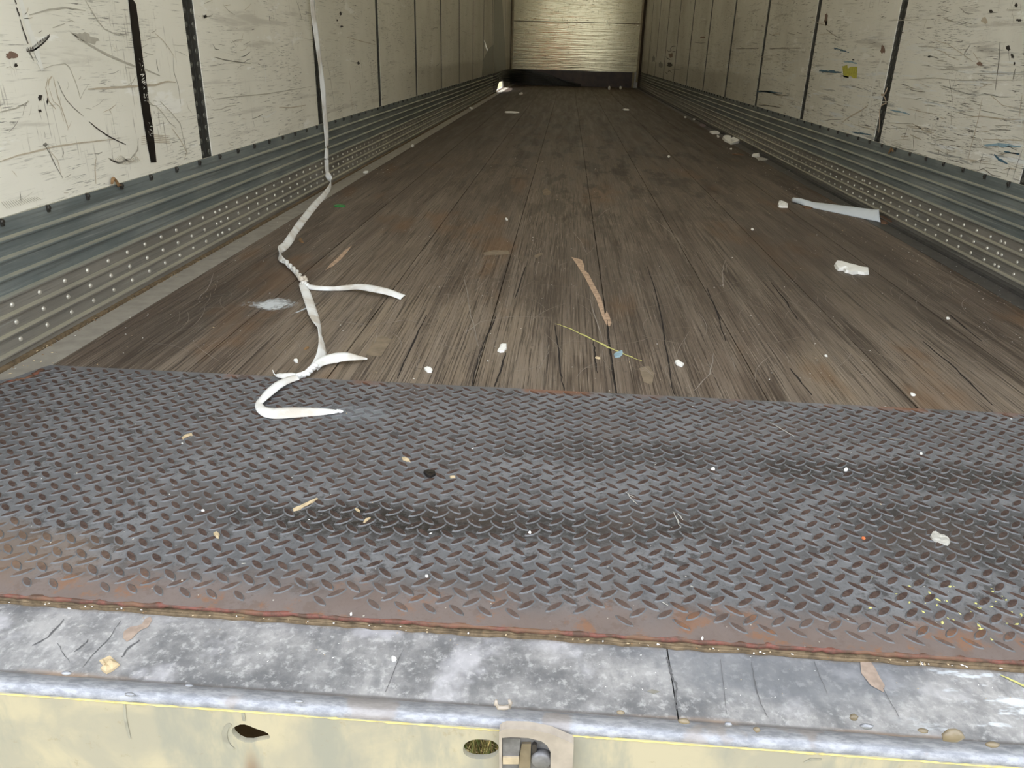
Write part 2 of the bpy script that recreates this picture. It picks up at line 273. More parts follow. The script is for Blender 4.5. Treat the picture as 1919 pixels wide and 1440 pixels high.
# ------------------------------------------------------------------ object helpers
def obj(name, bm, mats, parent=None, smooth=False):
    me = bpy.data.meshes.new(name)
    if smooth:
        for f in bm.faces: f.smooth = True
    bm.to_mesh(me); bm.free()
    for k in (mats if isinstance(mats, (list, tuple)) else [mats]): me.materials.append(M[k] if isinstance(k, str) else k)
    o = bpy.data.objects.new(name, me); C.objects.link(o); o.parent = parent; return o
def tag(o, label, cat, group=None, kind=None):
    o['label'] = label; o['category'] = cat
    if group: o['group'] = group
    if kind: o['kind'] = kind
    return o
def struct(o): o['kind'] = 'structure'; return o
def empty(name, loc=(0, 0, 0)):
    o = bpy.data.objects.new(name, None); o.empty_display_size = .05; C.objects.link(o); o.location = loc; return o
def new(): return bmesh.new()
def box(bm, a, b, mi=0):
    vs = [bm.verts.new((x, y, z)) for x in (a[0], b[0]) for y in (a[1], b[1]) for z in (a[2], b[2])]
    for q in ((0, 1, 3, 2), (4, 6, 7, 5), (0, 4, 5, 1), (2, 3, 7, 6), (0, 2, 6, 4), (1, 5, 7, 3)):
        f = bm.faces.new([vs[i] for i in q]); f.material_index = mi
    return vs
def poly(bm, outer, holes, mp3, thick, mi=0):
    """flat sheet with holes; outer/holes in 2D, mp3 maps (u,v,w) to 3D, w = depth"""
    t = bmesh.new(); loops = [outer]+list(holes)
    for L in loops:
        vs = [t.verts.new((u, v, 0)) for u, v in L]
        for i in range(len(vs)): t.edges.new((vs[i], vs[(i+1) % len(vs)]))
    bmesh.ops.triangle_fill(t, edges=t.edges[:], use_beauty=True)
    r = bmesh.ops.extrude_face_region(t, geom=t.faces[:])
    for v in r['geom']:
        if isinstance(v, bmesh.types.BMVert): v.co.z = thick
    bmesh.ops.recalc_face_normals(t, faces=t.faces[:]); d = {}
    for v in t.verts: d[v] = bm.verts.new(mp3(*v.co))
    for f in t.faces:
        nf = bm.faces.new([d[v] for v in f.verts]); nf.material_index = mi
    t.free()
def fix(bm): bmesh.ops.recalc_face_normals(bm, faces=bm.faces[:]); return bm
def tube(bm, pts, rad, n=8, caps=True, mi=0, flat=1.):
    pts = [Vector(p) for p in pts]; rings = []
    for i, p in enumerate(pts):
        d = (pts[min(i+1, len(pts)-1)]-pts[max(i-1, 0)]).normalized()
        a = d.cross(Vector((0, 0, 1))) if abs(d.z) < .9 else d.cross(Vector((0, 1, 0))); a.normalize(); b = d.cross(a)
        r = rad[i] if isinstance(rad, (list, tuple)) else rad
        rings.append([bm.verts.new(p+(a*math.cos(2*math.pi*k/n)+b*math.sin(2*math.pi*k/n)*flat)*r) for k in range(n)])
    for i in range(len(rings)-1):
        for k in range(n):
            f = bm.faces.new([rings[i][k], rings[i][(k+1) % n], rings[i+1][(k+1) % n], rings[i+1][k]]); f.material_index = mi
    if caps:
        for r_ in (rings[0], rings[-1]): f = bm.faces.new(r_); f.material_index = mi
def dome(bm, c, nrm, r, h, n=10, rings=3):
    nrm = Vector(nrm).normalized(); a = nrm.orthogonal().normalized(); b = nrm.cross(a); c = Vector(c); R = []
    for j in range(rings):
        t = j/rings*math.pi/2
        R.append([bm.verts.new(c+nrm*h*math.sin(t)+(a*math.cos(2*math.pi*k/n)+b*math.sin(2*math.pi*k/n))*r*math.cos(t)) for k in range(n)])
    top = bm.verts.new(c+nrm*h)
    for j in range(rings-1):
        for k in range(n): bm.faces.new([R[j][k], R[j][(k+1) % n], R[j+1][(k+1) % n], R[j+1][k]])
    for k in range(n): bm.faces.new([R[-1][k], R[-1][(k+1) % n], top])
def thicken(bm, th):
    bm.normal_update(); fs = bm.faces[:]; vs = list({v for f in fs for v in f.verts}); d = {v: bm.verts.new(v.co-v.normal*th) for v in vs}
    edges = [e for e in bm.edges if len(e.link_faces) == 1]
    for f in fs: nf = bm.faces.new([d[v] for v in reversed(f.verts)]); nf.material_index = f.material_index
    for e in edges:
        a, b = e.verts; bm.faces.new([a, b, d[b], d[a]])
def copy(o, loc, parent=None):
    c = o.copy(); C.objects.link(c); c.location = loc
    if parent: c.parent = parent
    return c

# ------------------------------------------------------------------ walls
def px_wall(pts, X): return [(onplane(x, y, 0, X).y, onplane(x, y, 0, X).z) for x, y in pts]
slit = px_wall([(907.4, 76), (909, 79), (911.5, 86), (914.6, 94.5), (913.6, 96), (911, 91), (908.6, 84)], -HW)
hole = px_wall([(929.3, 79), (931, 77.6), (933.2, 79.6), (934, 82), (931.5, 84), (929.6, 82.4)], -HW)
gap = [(12.95, .005), (13.1, .15), (13.5, .19), (14.0, .17), (14.45, .13), (14.6, .005)]
def grow(L, k):
    cy = sum(p[0] for p in L)/len(L); cz = sum(p[1] for p in L)/len(L); return [(cy+(p[0]-cy)*k, cz+(p[1]-cz)*k) for p in L]
H = 2.72
def wall(side):
    nm = 'left' if side < 0 else 'right'; wm = WALL_L if side < 0 else WALL_R; bm = new()
    holes = [grow(slit, 1.4), grow(hole, 1.4), gap] if side < 0 else []
    poly(bm, [(RY, -.14), (YE+.06, -.14), (YE+.06, H+.05), (RY, H+.05)], holes, lambda u, v, w: (side*(HW+.016+w), u, v), .022)
    w = struct(obj('wall_'+nm, fix(bm), 'outer'))
    y0 = YL if side < 0 else YR; edges = [RY+.005]+[y0+k*ST for k in range(-1, 12)]+[YE]
    for a, b in zip(edges[:-1], edges[1:]):
        a2 = a+(.037 if a > RY+.01 else 0); b2 = b-(.037 if b < YE-.01 else 0)
        if b2 - a2 < .05: continue
        hs = []
        if side < 0:
            for L in (slit, hole):
                if a2 < min(p[0] for p in L) and b2 > max(p[0] for p in L): hs.append(L)
        bm = new(); poly(bm, [(a2, .268), (b2, .268), (b2, H), (a2, H)], hs, lambda u, v, w: (side*(HW+w), u, v), .006)
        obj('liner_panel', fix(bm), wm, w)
    return w
wall_l = wall(-1); wall_r = wall(1)
# posts between the panels
rv = new(); dome(rv, (0, 0, 0), (1, 0, 0), .0042, .0035, 8, 2); t_ = bmesh.new()
for k in range(12):      # raised ring of the post rivet
    pass
def ring_rivet(n=12):
    bm = new(); R = []
    for r, h in ((.0078, 0), (.0072, .0014), (.0058, .0014), (.0052, .0006), (.003, .0006), (.0022, .0022)):
        R.append([bm.verts.new((h, r*math.cos(2*math.pi*k/n), r*math.sin(2*math.pi*k/n))) for k in range(n)])
    for j in range(len(R)-1):
        for k in range(n): bm.faces.new([R[j][k], R[j][(k+1) % n], R[j+1][(k+1) % n], R[j+1][k]])
    bm.faces.new(R[-1]); return fix(bm)
rv.free(); t_.free()
def post(n, side, y, k):
    bm = new(); xs = side*(HW+.003); xo = side*(HW+.0155)
    box(bm, (min(xs, xo), y-.0368, .262), (max(xs, xo), y+.0368, H))
    rib = side*(HW+.0015); box(bm, (min(xs, rib), y-.004, .262), (max(xs, rib), y+.004, H))
    o = struct(obj('trim_%d' % n, bm, 'post'))
    ztop = {0: .75, 1: 1.0, 2: 1.1}.get(k, 0); i = 0; zs = []
    while .2985+i*.0366 < 2.6: zs.append(.2985+i*.0366); i += 1
    far = new(); first = None
    for z in zs:
        for dy in (-.0225, .0225):
            if k <= 2 and z < ztop:
                if first is None:
                    first = obj('rivet', ring_rivet(), 'ring', o, True); first.location = (xs, y+dy, z); first.rotation_euler = (0, 0, 0 if side < 0 else math.pi)
                else: copy(first, (xs, y+dy, z), o)
            else: dome(far, (xs, y+dy, z), (-side, 0, 0), .0085, .003, 7, 2)
    f = obj('rivets', far, 'ring', o); f['kind'] = 'stuff'
    return o
n = 1
for side, y0 in ((-1, YL), (1, YR)):
    for k in range(-1, 12): post(n, side, y0+k*ST, k if k >= 0 else 5); n += 1
# corrugated scuff plates
def prof(z0=0., z1=.285, per=.0373, c0=.0188, rh=.0065, hw_=.0062):
    P = [(0, z0)]; z = c0
    while z < z1-.01:
        P += [(0, z-hw_), (rh*.75, z-hw_*.62), (rh, z-hw_*.2), (rh, z+hw_*.2), (rh*.75, z+hw_*.62), (0, z+hw_)]; z += per
    P += [(0, z1-.001), (-.001, z1)]
    return P
def scuff(side, y0, y1):
    bm = new(); P = prof(); base = HW-.0035; ys = [y0]+[y0+(y1-y0)*i/60 for i in range(1, 61)]; rows = []
    for y in ys:
        rows.append([bm.verts.new((side*(base-d+.0012*math.sin(y*2.3+z*30)*math.sin(y*.9)), y, z)) for d, z in P])
    for i in range(len(rows)-1):
        for j in range(len(P)-1): bm.faces.new([rows[i][j], rows[i][j+1], rows[i+1][j+1], rows[i+1][j]])
    r = bmesh.ops.extrude_face_region(bm, geom=bm.faces[:])
    for v in r['geom']:
        if isinstance(v, bmesh.types.BMVert): v.co.x = side*(HW-.0005)
    return struct(obj('baseboard_'+('left' if side < 0 else 'right'), fix(bm), 'scuff', None, False))
sc_l = scuff(-1, RY+.06, 12.45); sc_r = scuff(1, RY+.06, YE)
def rivets(side, par, y1):
    x = side*(HW-.0033); bm = new(); dome(bm, (0, 0, 0), (1, 0, 0), .0060, .0046, 12, 4); first = obj('rivet', bm, 'rivet', par, True)
    first.rotation_euler = (0, 0, 0 if side < 0 else math.pi); cnt = 0; rest = new(); first.location = (0, 0, 0); Y = []
    off = {-1: 1.4525-.0905*8, 1: 2.4470-.0895*18}[side]; zz = (.1125, .0752, .0382) if side < 0 else (.108, .0706, .0335)
    i = 0
    while off+i*.0905 < y1-.1:
        y = off+i*.0905
        Y.append(y)
        i += 1
    for s in range(5): Y.append((2.4833 if side < 0 else 2.4894)+s*ST*2.0 if side < 0 else 2.4894+s*ST)
    for y in sorted(Y):
        for z in zz:
            if cnt == 0: first.location = (x, y, z); cnt = 1
            elif (y > 1.38 and cnt < 99): copy(first, (x, y, z), par); cnt += 1
            else: dome(rest, (x, y, z), (-side, 0, 0), .0060, .0046, 8, 2)
    r = obj('rivets', rest, 'rivet', par, True); r['kind'] = 'stuff'
    bm = new(); box(bm, (-.003, -.0035, -.009), (.003, .0035, .006)); dome(bm, (.003, 0, 0), (1, 0, 0), .0058, .003, 8, 2); b0 = obj('bolt', bm, 'bolt', par); b0.location = (side*(HW-.006), 1.4757, .279)
    b0.rotation_euler = (0, 0, 0 if side < 0 else math.pi)
    i = 1
    while 1.4757+i*.1505 < y1-.2 and i < 98: copy(b0, (side*(HW-.006), 1.4757+i*.1505, .279), par); i += 1
rivets(-1, sc_l, 12.4); rivets(1, sc_r, YE)

# ------------------------------------------------------------------ floor, edge strips, plate
EDG = [-1.157, -.874, -.583, -.286, 0., .296, .582, .878, 1.146]
bm = new()
for a, b in zip(EDG[:-1], EDG[1:]): box(bm, (a+.0012, .725, -.035), (b-.0012, YE, 0))
box(bm, (-1.24, .76, -.05), (1.24, YE, -.034), 1)
floor = struct(obj('floor', bm, ['wood', 'gap']))
bm = new(); box(bm, (-1.2305, 1.30, -.034), (-1.1585, YE, -.0005)); e1 = struct(obj('trim_30', bm, 'edge'))
bm = new(); box(bm, (-1.2452, 1.2, -.034), (-1.2345, YE, .004)); struct(obj('trim_31', bm, 'lip'))
bm = new(); box(bm, (1.1475, .76, -.034), (1.207, YE, -.0005)); struct(obj('trim_32', bm, 'edged'))
bm = new(); box(bm, (1.2105, .76, -.034), (1.2445, YE, .003)); box(bm, (1.212, .76, .003), (1.222, YE, .008)); struct(obj('trim_33', bm, 'edged'))
# long cracks and gouges in the floor
def ribbon(bm, P, wd, up=(0, 0, 1), mi=0, jag=.0, seed=0):
    rnd = random.Random(seed); P = [Vector(p) for p in P]; up = Vector(up); L = []
    N = len(P)
    for i, p in enumerate(P):
        d = (P[min(i+1, N-1)]-P[max(i-1, 0)]).normalized(); s = d.cross(up).normalized()
        w = (wd[i] if isinstance(wd, (list, tuple)) else wd*(.25+.75*math.sin(math.pi*(i+.35)/(N-.3))**.5))
        j = 1+rnd.uniform(-jag, jag); k = 1+rnd.uniform(-jag, jag)
        L.append((bm.verts.new(p+s*w*.5*j), bm.verts.new(p-s*w*.5*k)))
    for a, b in zip(L[:-1], L[1:]):
        f = bm.faces.new([a[0], a[1], b[1], b[0]]); f.material_index = mi
def dense(P, n=5, wob=0., seed=1):
    rnd = random.Random(seed); out = []
    for a, b in zip(P[:-1], P[1:]):
        for i in range(n): out.append(Vector(a).lerp(Vector(b), i/n)+Vector((rnd.uniform(-wob, wob), rnd.uniform(-wob, wob), 0)))
    return out+[Vector(P[-1])]
def face_up(bm, sgn=(0, 0, 1)):
    s = Vector(sgn)
    bm.normal_update()
    for f in bm.faces:
        if f.normal.dot(s) < 0: f.normal_flip()
    return bm
bm = new(); R = random.Random(4)
for px in ([(1155, 737), (1148, 690), (1140, 640), (1138, 600)], [(1263, 740), (1252, 680), (1240, 600), (1226, 540), (1213, 500)], [(883, 727), (900, 660), (930, 590)], [(925, 725), (935, 700), (948, 660)], [(1058, 735), (1050, 700), (1046, 650), (1040, 610)],
           [(1120, 700), (1115, 670), (1112, 640)], [(745, 710), (775, 640), (800, 590)], [(965, 560), (985, 500)], [(1360, 640), (1345, 590), (1325, 540)], [(1495, 600), (1470, 560), (1445, 530)], [(1560, 800), (1520, 740), (1480, 690)], [(1840, 640), (1780, 590)], [(1860, 760), (1790, 690), (1730, 640)]):
    ribbon(bm, dense([fl(x, y, .0006) for x, y in px if y < 765], 5, .0012, px[0][0]), .0035, mi=0, jag=.5, seed=px[0][0])
obj('cracks', face_up(bm), 'crack', floor)
bm = new()
def fpoly(bm, px, z=.0005, mi=0): f = bm.faces.new([bm.verts.new(fl(x, y, z)) for x, y in px]); f.material_index = mi
fpoly(bm, [(1071, 482), (1080, 484), (1090, 487), (1095, 497), (1095, 506), (1103, 513), (1112, 531), (1121, 548), (1127, 560), (1131, 575), (1133, 590), (1137, 583), (1142, 592), (1146, 606), (1143, 611), (1138, 612), (1134, 604), (1128, 592), (1122, 575), (1117, 560), (1106, 540), (1097, 522), (1087, 506), (1080, 495)])
fpoly(bm, [(609, 507), (620, 494), (632, 484), (645, 470), (660, 460), (648, 476), (638, 487), (626, 498)])
obj('gouge', face_up(bm), 'gouge', floor)
bm = new()
fpoly(bm, [(684, 664), (694, 650), (702, 634), (716, 629), (735, 637), (722, 655), (714, 668), (700, 668)], mi=1); fpoly(bm, [(905, 474), (925, 469), (952, 470), (956, 476), (930, 479), (908, 478)]); fpoly(bm, [(1016, 357), (1024, 353), (1033, 360), (1029, 366), (1019, 366)])
fpoly(bm, [(1000, 480), (1012, 474), (1018, 476), (1006, 484)])
fpoly(bm, [(1198, 690), (1216, 686), (1226, 700), (1222, 722), (1206, 716)], mi=1)
obj('worn_patches', face_up(bm), ['gougep', 'gougep'], floor)
bm = new()
for i in range(420):
    y = 1.45+abs(R.gauss(0, 1.1)); x = R.uniform(-1.1, 1.1); a = R.uniform(0, math.pi) if R.random() < .45 else math.pi/2+R.gauss(0, .25); L = R.uniform(.03, .22); cv = R.uniform(-1.2, 1.2); P = []
    px_, py_ = x, y
    for k in range(6):
        P.append((px_, py_, .0008)); px_ += math.cos(a)*L/6; py_ += math.sin(a)*L/6; a += cv/6
    if all(abs(p[0]) < 1.14 and p[1] > 1.41 for p in P): ribbon(bm, P, R.uniform(.0005, .0013), jag=.4, seed=i)
for px in ([(735, 322), (840, 331), (900, 333), (1030, 331)], [(848, 323), (842, 335), (832, 347), (822, 356)], [(1120, 408), (1135, 395), (1152, 386)], [(1030, 595), (960, 593), (900, 603), (870, 625)], [(1360, 486), (1353, 510), (1356, 540)],
           [(1300, 733), (1330, 700), (1338, 662)], [(1075, 435), (1090, 455), (1099, 475)], [(1105, 560), (1130, 640)], [(400, 512), (390, 540), (370, 562)], [(620, 600), (690, 610), (760, 600), (830, 610)], [(870, 520), (880, 580), (897, 650)], [(1213, 400), (1262, 440), (1290, 470)], [(1165, 340), (1180, 352)]):
    ribbon(bm, dense([fl(x, y, .0009) for x, y in px], 5, .0015, px[0][0]), .0024, jag=.5, seed=px[0][1])
obj('scratches', face_up(bm), 'scr', floor)['kind'] = 'stuff'
bm = new(); px = [(1041, 607), (1052, 610), (1068, 616), (1085, 624), (1100, 631), (1112, 637), (1124, 643), (1140, 651), (1152, 656), (1166, 662), (1180, 668), (1192, 673), (1203, 677)]
ribbon(bm, dense([fl(x, y, .001) for x, y in px], 4, .0008), .0048, jag=.7, seed=3); obj('chalk_line', face_up(bm), 'chalk', floor)
bm = new(); bmesh.ops.create_grid(bm, x_segments=1, y_segments=1, size=.5, matrix=Matrix.Translation((-.84, 1.88, .0007)) @ Matrix.Diagonal((.4, .3, 1, 1))); obj('powder_stain', bm, 'powder', floor)

plate = empty('tread_plate', (0, 1.05, 0)); tag(plate, 'dark grey steel tread plate with raised brown lugs across the trailer threshold', 'metal plate')
bm = new(); zt = .004
poly(bm, [(-1.135, .712), (1.23, .712), (1.23, 1.401), (-1.155, 1.401), (-1.165, 1.385), (-1.185, 1.33), (-1.205, 1.312), (-1.228, 1.31), (-1.228, .712)], [], lambda u, v, w: (u, v, w), zt)
pm = obj('plate', fix(bm), 'steel'); pm.parent = plate; pm.location = (0, -1.05, 0)
bm = new(); R = random.Random(9)
def lug(bm, cx, cy, ang, hl, hw_, h):
    ca, sa = math.cos(ang), math.sin(ang); o_, t = [], []
    for k in range(10):
        a = 2*math.pi*k/10; u = math.cos(a); v = math.sin(a)*(1-.25*abs(math.cos(a)))
        for L, s, z in ((o_, 1.2, zt), (t, .97, zt+h)):
            x = u*hl*s; y = v*hw_*s*(1.1 if s > 1 else 1); L.append(bm.verts.new((cx+x*ca-y*sa, cy+x*sa+y*ca, z)))
    for k in range(10):
        f = bm.faces.new([o_[k], o_[(k+1) % 10], t[(k+1) % 10], t[k]]); f.material_index = 0
    f = bm.faces.new(t); f.material_index = 1
for i in range(-40, 45):
    for j in range(-8, 18):
        for kx, ky, an in ((-.1283, .9200, -.74), (-.1449, .9365, .74)):
            x, y = kx+i*.0333, ky+j*.0308
            if not (-1.19 < x < 1.21 and .726 < y < 1.388): continue
            if y > 1.33 and x < -1.15: continue
            wear = max(0, (.765-y)/.05); 
            if R.random() < wear*.45: continue
            lug(bm, x+R.uniform(-.0006, .0006), y+R.uniform(-.0006, .0006), an+R.uniform(-.04, .04), R.uniform(.0124, .0133)*(1-.2*wear), .0046*(1-.25*wear), .0014*(1-.5*wear))
lg = obj('lugs', fix(bm), ['rim', 'lug']); lg.parent = plate; lg.location = (0, -1.05, 0)
lg['kind'] = 'stuff'
bm = new(); R = random.Random(2); P = [(-1.228+2.456*i/240, .7125+R.uniform(-.001, .001), .0005+R.uniform(-.0008, .0008)) for i in range(241)]
tube(bm, P, [.0029+R.uniform(-.0006, .0007)+(.0007 if i % 7 == 0 else 0) for i in range(241)], 8); wd_ = obj('weld_bead', fix(bm), 'weld', None, True); wd_.parent = plate; wd_.location = (0, -1.05, 0); wd_['label'] = 'reddish rusty weld bead'
bm = new(); P = [fl(x, y, .003) for x, y in ((0, 722), (20, 716), (40, 712), (58, 708), (68, 700), (78, 694))]; P = dense(P, 5, .002); tube(bm, P, [.006+R.uniform(-.002, .002) for _ in P], 7, flat=.6); w2 = obj('weld_bead', fix(bm), 'weld', None, True); w2.parent = plate; w2.location = (0, -1.05, 0)
bm = new()
for px in ([(1172, 922), (1180, 930), (1188, 940), (1196, 946)], [(1180, 928), (1190, 932)], [(1262, 958), (1268, 972), (1276, 990)], [(1270, 962), (1280, 975)], [(1240, 1128), (1252, 1135)], [(1490, 820), (1440, 790)], [(1565, 858), (1590, 866)], [(1648, 820), (1700, 826)]):
    ribbon(bm, dense([fl(x, y, zt+.0016) for x, y in px], 4, .0012, px[0][0]), .0016, jag=.6, seed=px[0][0])
o = obj('white_scratches', face_up(bm), 'gum'); o['kind'] = 'stuff'; o.parent = plate; o.location = (0, -1.05, 0)
# splintered wooden lip under the plate
bm = new(); R = random.Random(5); rows = []
for i in range(161):
    x = -1.235+2.47*i/160; a = R.uniform(-.0012, .0012)
    rows.append([bm.verts.new((x, y+a*k, z+b_)) for y, z, k, b_ in ((.722, -.002, 0, 0), (.7135, -.0035, .6, a), (.7105, -.0055, 1, -a*.5), (.7125, -.0068, 1, 0), (.7100, -.0080, 1, a*.5), (.7105, -.0115, 1.3, 0), (.7125, -.014, 1, 0))])
for a, b in zip(rows[:-1], rows[1:]):
    for j in range(6): bm.faces.new([a[j], a[j+1], b[j+1], b[j]])
struct(obj('trim_40', face_up(bm, (0, -.5, 1)), 'lip'))

# ------------------------------------------------------------------ rear sill
sill = empty('rear_sill', (0, .63, -.012)); tag(sill, 'galvanised steel rear sill with worn rounded edge and cream face below the tread plate', 'sill')
def part(name, bm, mats, par=sill, smooth=False):
    o = obj(name, bm, mats, None, smooth); o.parent = par; o.location = tuple(-v for v in sill.location) if par is sill else (0, 0, 0); return o
SZ = -.012; DZ = SZ+.03; DY = fl(960, 1330, SZ).y-.623
bm = new(); xc = fl(1262, 1290, SZ).x
box(bm, (-1.29, .619+DY, -.033), (xc-.0008, .714, SZ)); box(bm, (xc+.0008, .619+DY, -.033), (1.29, .714, SZ-.0004)); part('top_plate', bm, 'galv')
bm = new(); pr = [(.626, -.0315), (.6225, -.0285), (.6185, -.0262), (.6135, -.0250), (.608, -.0252), (.6035, -.0272), (.6005, -.031), (.599, -.037), (.599, -.05), (.61, -.05), (.626, -.04)]
R = random.Random(8); rows = []
for i in range(121):
    x = -1.29+2.58*i/120; a = R.uniform(-.0004, .0004); rows.append([bm.verts.new((x, y+a+DY, z+DZ+a*.6)) for y, z in pr])
for a, b in zip(rows[:-1], rows[1:]):
    for j in range(len(pr)): bm.faces.new([a[j], a[(j+1) % len(pr)], b[(j+1) % len(pr)], b[j]])
part('rounded_edge', fix(bm), 'nose', smooth=True)
YF = .5975+DY
def pf(pts): return [(onplane(x, y, 1, YF).x, onplane(x, y, 1, YF).z) for x, y in pts]
key = pf([(400+a/12, 1320+b/12) for a, b in ((408, 610), (430, 550), (500, 500), (600, 460), (700, 458), (800, 490), (930, 545), (1130, 615), (1230, 665), (1278, 740), (1260, 775), (1180, 800), (1000, 830), (860, 868), (700, 860), (560, 800), (450, 700))])
oc = [(901.3+33.5*math.copysign(abs(math.cos(a))**.85, math.cos(a)), 1404.7+18.7*math.copysign(abs(math.sin(a))**.85, math.sin(a))) for a in [2*math.pi*k/28 for k in range(28)]]
oval = pf(oc); ov2 = [(-x-.02, z) for x, z in oval][::-1]
bm = new(); poly(bm, [(-1.29, -.26), (1.29, -.26), (1.29, -.0335+DZ), (-1.29, -.0335+DZ)], [key, oval], lambda u, v, w: (u, YF+w, v), .006); part('cream_face', fix(bm), 'face')
bm = new(); R = random.Random(12); P = [(-1.29+2.58*i/520, YF+.0002, -.0335+DZ+R.uniform(-.0003, .0003)) for i in range(521)]; tube(bm, P, [max(.0003, .0010+R.uniform(-.0006, .0004)) for _ in P], 6); part('yellow_seal_line', fix(bm), 'paint')
# stains, cracks on sill top
def spoly(bm, px, z=-.0115, mi=0): bm.faces.new([bm.verts.new(fl(x, y, z)) for x, y in px]).material_index = mi
bm = new(); spoly(bm, [(230, 1196), (232, 1184), (242, 1176), (258, 1173), (266, 1170), (272, 1160), (282, 1156), (285, 1163), (277, 1176), (266, 1180), (258, 1186), (248, 1197), (238, 1203)])
spoly(bm, [(1612, 1240), (1630, 1238), (1640, 1252), (1648, 1268), (1658, 1285), (1656, 1298), (1645, 1292), (1632, 1285), (1622, 1272), (1614, 1262)]); spoly(bm, [(1212, 1296), (1222, 1292), (1238, 1297), (1224, 1301)], mi=1)
part('paint_stain', face_up(bm), ['stain', 'dgray'])
bm = new()
for px, w in (([(1250, 1232), (1253, 1245), (1258, 1262), (1260, 1272), (1268, 1285), (1266, 1310), (1268, 1330)], .0030), ([(105, 1205), (113, 1212), (118, 1225), (130, 1242)], .0012), ([(755, 1218), (742, 1250), (722, 1298)], .0013), ([(226, 1164), (205, 1195), (170, 1232), (155, 1252)], .0016), ([(262, 1200), (240, 1215), (228, 1232)], .004), ([(165, 1200), (152, 1212), (140, 1222)], .003), ([(1408, 1240), (1415, 1280), (1425, 1320), (1440, 1345)], .0014), ([(1525, 1240), (1550, 1300)], .0009), ([(1350, 1235), (1362, 1340)], .0008), ([(1655, 1290), (1685, 1345)], .0012), ([(120, 1160), (90, 1195), (60, 1210)], .003)):
    ribbon(bm, dense([fl(x, y, SZ+.0006) for x, y in px], 4, .0008, px[0][0]), w*(.6 if px[0][0] != 1250 else .9), jag=.6, seed=px[0][1])
part('dark_scratches', face_up(bm), 'sgray')
bm = new(); ribbon(bm, dense([fl(x, y, SZ+.0007) for x, y in ((1876, 1266), (1895, 1274), (1919, 1286), (1950, 1300))], 4, .0006), .003, jag=.5); part('yellow_streak', face_up(bm), 'chalk')
# face marks
bm = new()
for px, w in (([(233, 1320), (234, 1345), (238, 1365), (243, 1385)], .0035), ([(432, 1358), (424, 1364), (420, 1376), (422, 1390), (430, 1400), (438, 1405)], .006), ([(455, 1337), (456, 1345), (457, 1352)], .004), ([(1508, 1430), (1520, 1424), (1540, 1424)], .003)):
    ribbon(bm, [onplane(x, y, 1, YF-.0006) for x, y in px], w, (0, 1, 0), jag=.2)
part('face_scuffs', face_up(bm, (0, -1, 0)), 'fgray')
# drips of old sealant on the edge
def blob(name, px, py, y, rx, ry, rz, mat, label=None):
    c = onplane(px, py, 1, y+DY); bm = new(); bmesh.ops.create_icosphere(bm, subdivisions=2, radius=1)
    rr = random.Random(px)
    for v in bm.verts: k_ = 1 if px == 1785 else .72; v.co = Vector((v.co.x*rx*k_*rr.uniform(.75, 1.15), v.co.y*ry*k_, v.co.z*rz*k_*rr.uniform(.75, 1.15)))+c
    o = part(name, bm, mat, smooth=True)
    if label: o['label'] = label
for a in ((1785, 1380, .599, .011, .004, .009, 'seal', 'amber sealant drip'), (1600, 1345, .607, .006, .004, .005, 'seal', None), (1625, 1362, .603, .009, .004, .005, 'nose', None), (1282, 1352, .603, .009, .004, .004, 'seal', None), (1418, 1368, .602, .005, .004, .004, 'seal', None), (1163, 1336, .606, .006, .003, .003, 'seal', None), (1365, 1358, .603, .006, .003, .004, 'nose', None), (1730, 1370, .604, .007, .004, .003, 'seal', None), (1860, 1396, .600, .010, .004, .004, 'seal', None), (243, 1302, .600, .008, .003, .003, 'nose', None), (125, 1262, .612, .008, .004, .003, 'nose', None), (355, 1285, .61, .007, .003, .002, 'nose', None), (560, 1315, .603, .007, .003, .003, 'nose', None)):
    blob('sealant_drip', *a)
bm = new(); P = [onplane(x, y, 1, .606+DY) for x, y in ((930, 1313), (929, 1320), (934, 1326), (945, 1327), (954, 1325), (957, 1318), (954, 1312))]; tube(bm, P, [.0014, .0022, .0026, .0024, .0026, .0022, .0014], 8); part('sealant_curl', fix(bm), 'bracket', smooth=True)
# keeper bracket on the face

def q6(pts, y=YF): return [(onplane(840+a/6, 1340+b/6, 1, y).x, onplane(840+a/6, 1340+b/6, 1, y).z) for a, b in pts]
yb = YF-.0005; D = .010
outer = q6([(575, 900), (572, 205), (600, 175), (650, 160), (900, 165), (1150, 215), (1390, 320), (1412, 340), (1380, 900)], yb-D)
inner = q6([(605, 880), (603, 262), (700, 255), (900, 262), (1050, 300), (1110, 345), (1150, 420), (1150, 880)], yb-D)
bm = new(); poly(bm, outer, [inner], lambda u, v, w: (u, yb-D+w, v), D); br = part('keeper_bracket', fix(bm), 'bracket'); br['label'] = 'weathered cast latch keeper beside the oval hole'
bm = new(); poly(bm, inner, [], lambda u, v, w: (u, yb-.001+w, v), .001); part('back_plate', fix(bm), 'brgrey', br)
bm = new(); poly(bm, q6([(612, 478), (608, 262), (812, 266), (795, 480)], yb-D*.7), [], lambda u, v, w: (u, yb-D*.7+w, v), D*.6); part('tab', fix(bm), 'brgrey', br)
bm = new(); poly(bm, q6([(614, 560), (612, 482), (795, 482), (790, 560)], yb-D*.9), [], lambda u, v, w: (u, yb-D*.9+w, v), D*.8); part('ledge', fix(bm), 'runm', br)
bm = new(); poly(bm, q6([(790, 900), (800, 480), (826, 330), (930, 330), (915, 900)], yb-.004), [], lambda u, v, w: (u, yb-.004+w, v), .003); part('rusty_web', fix(bm), 'seal', br)
bm = new(); poly(bm, q6([(945, 500), (945, 350), (965, 335), (995, 350), (990, 500)], yb-.005), [], lambda u, v, w: (u, yb-.005+w, v), .004); part('slot', fix(bm), 'ink', br)
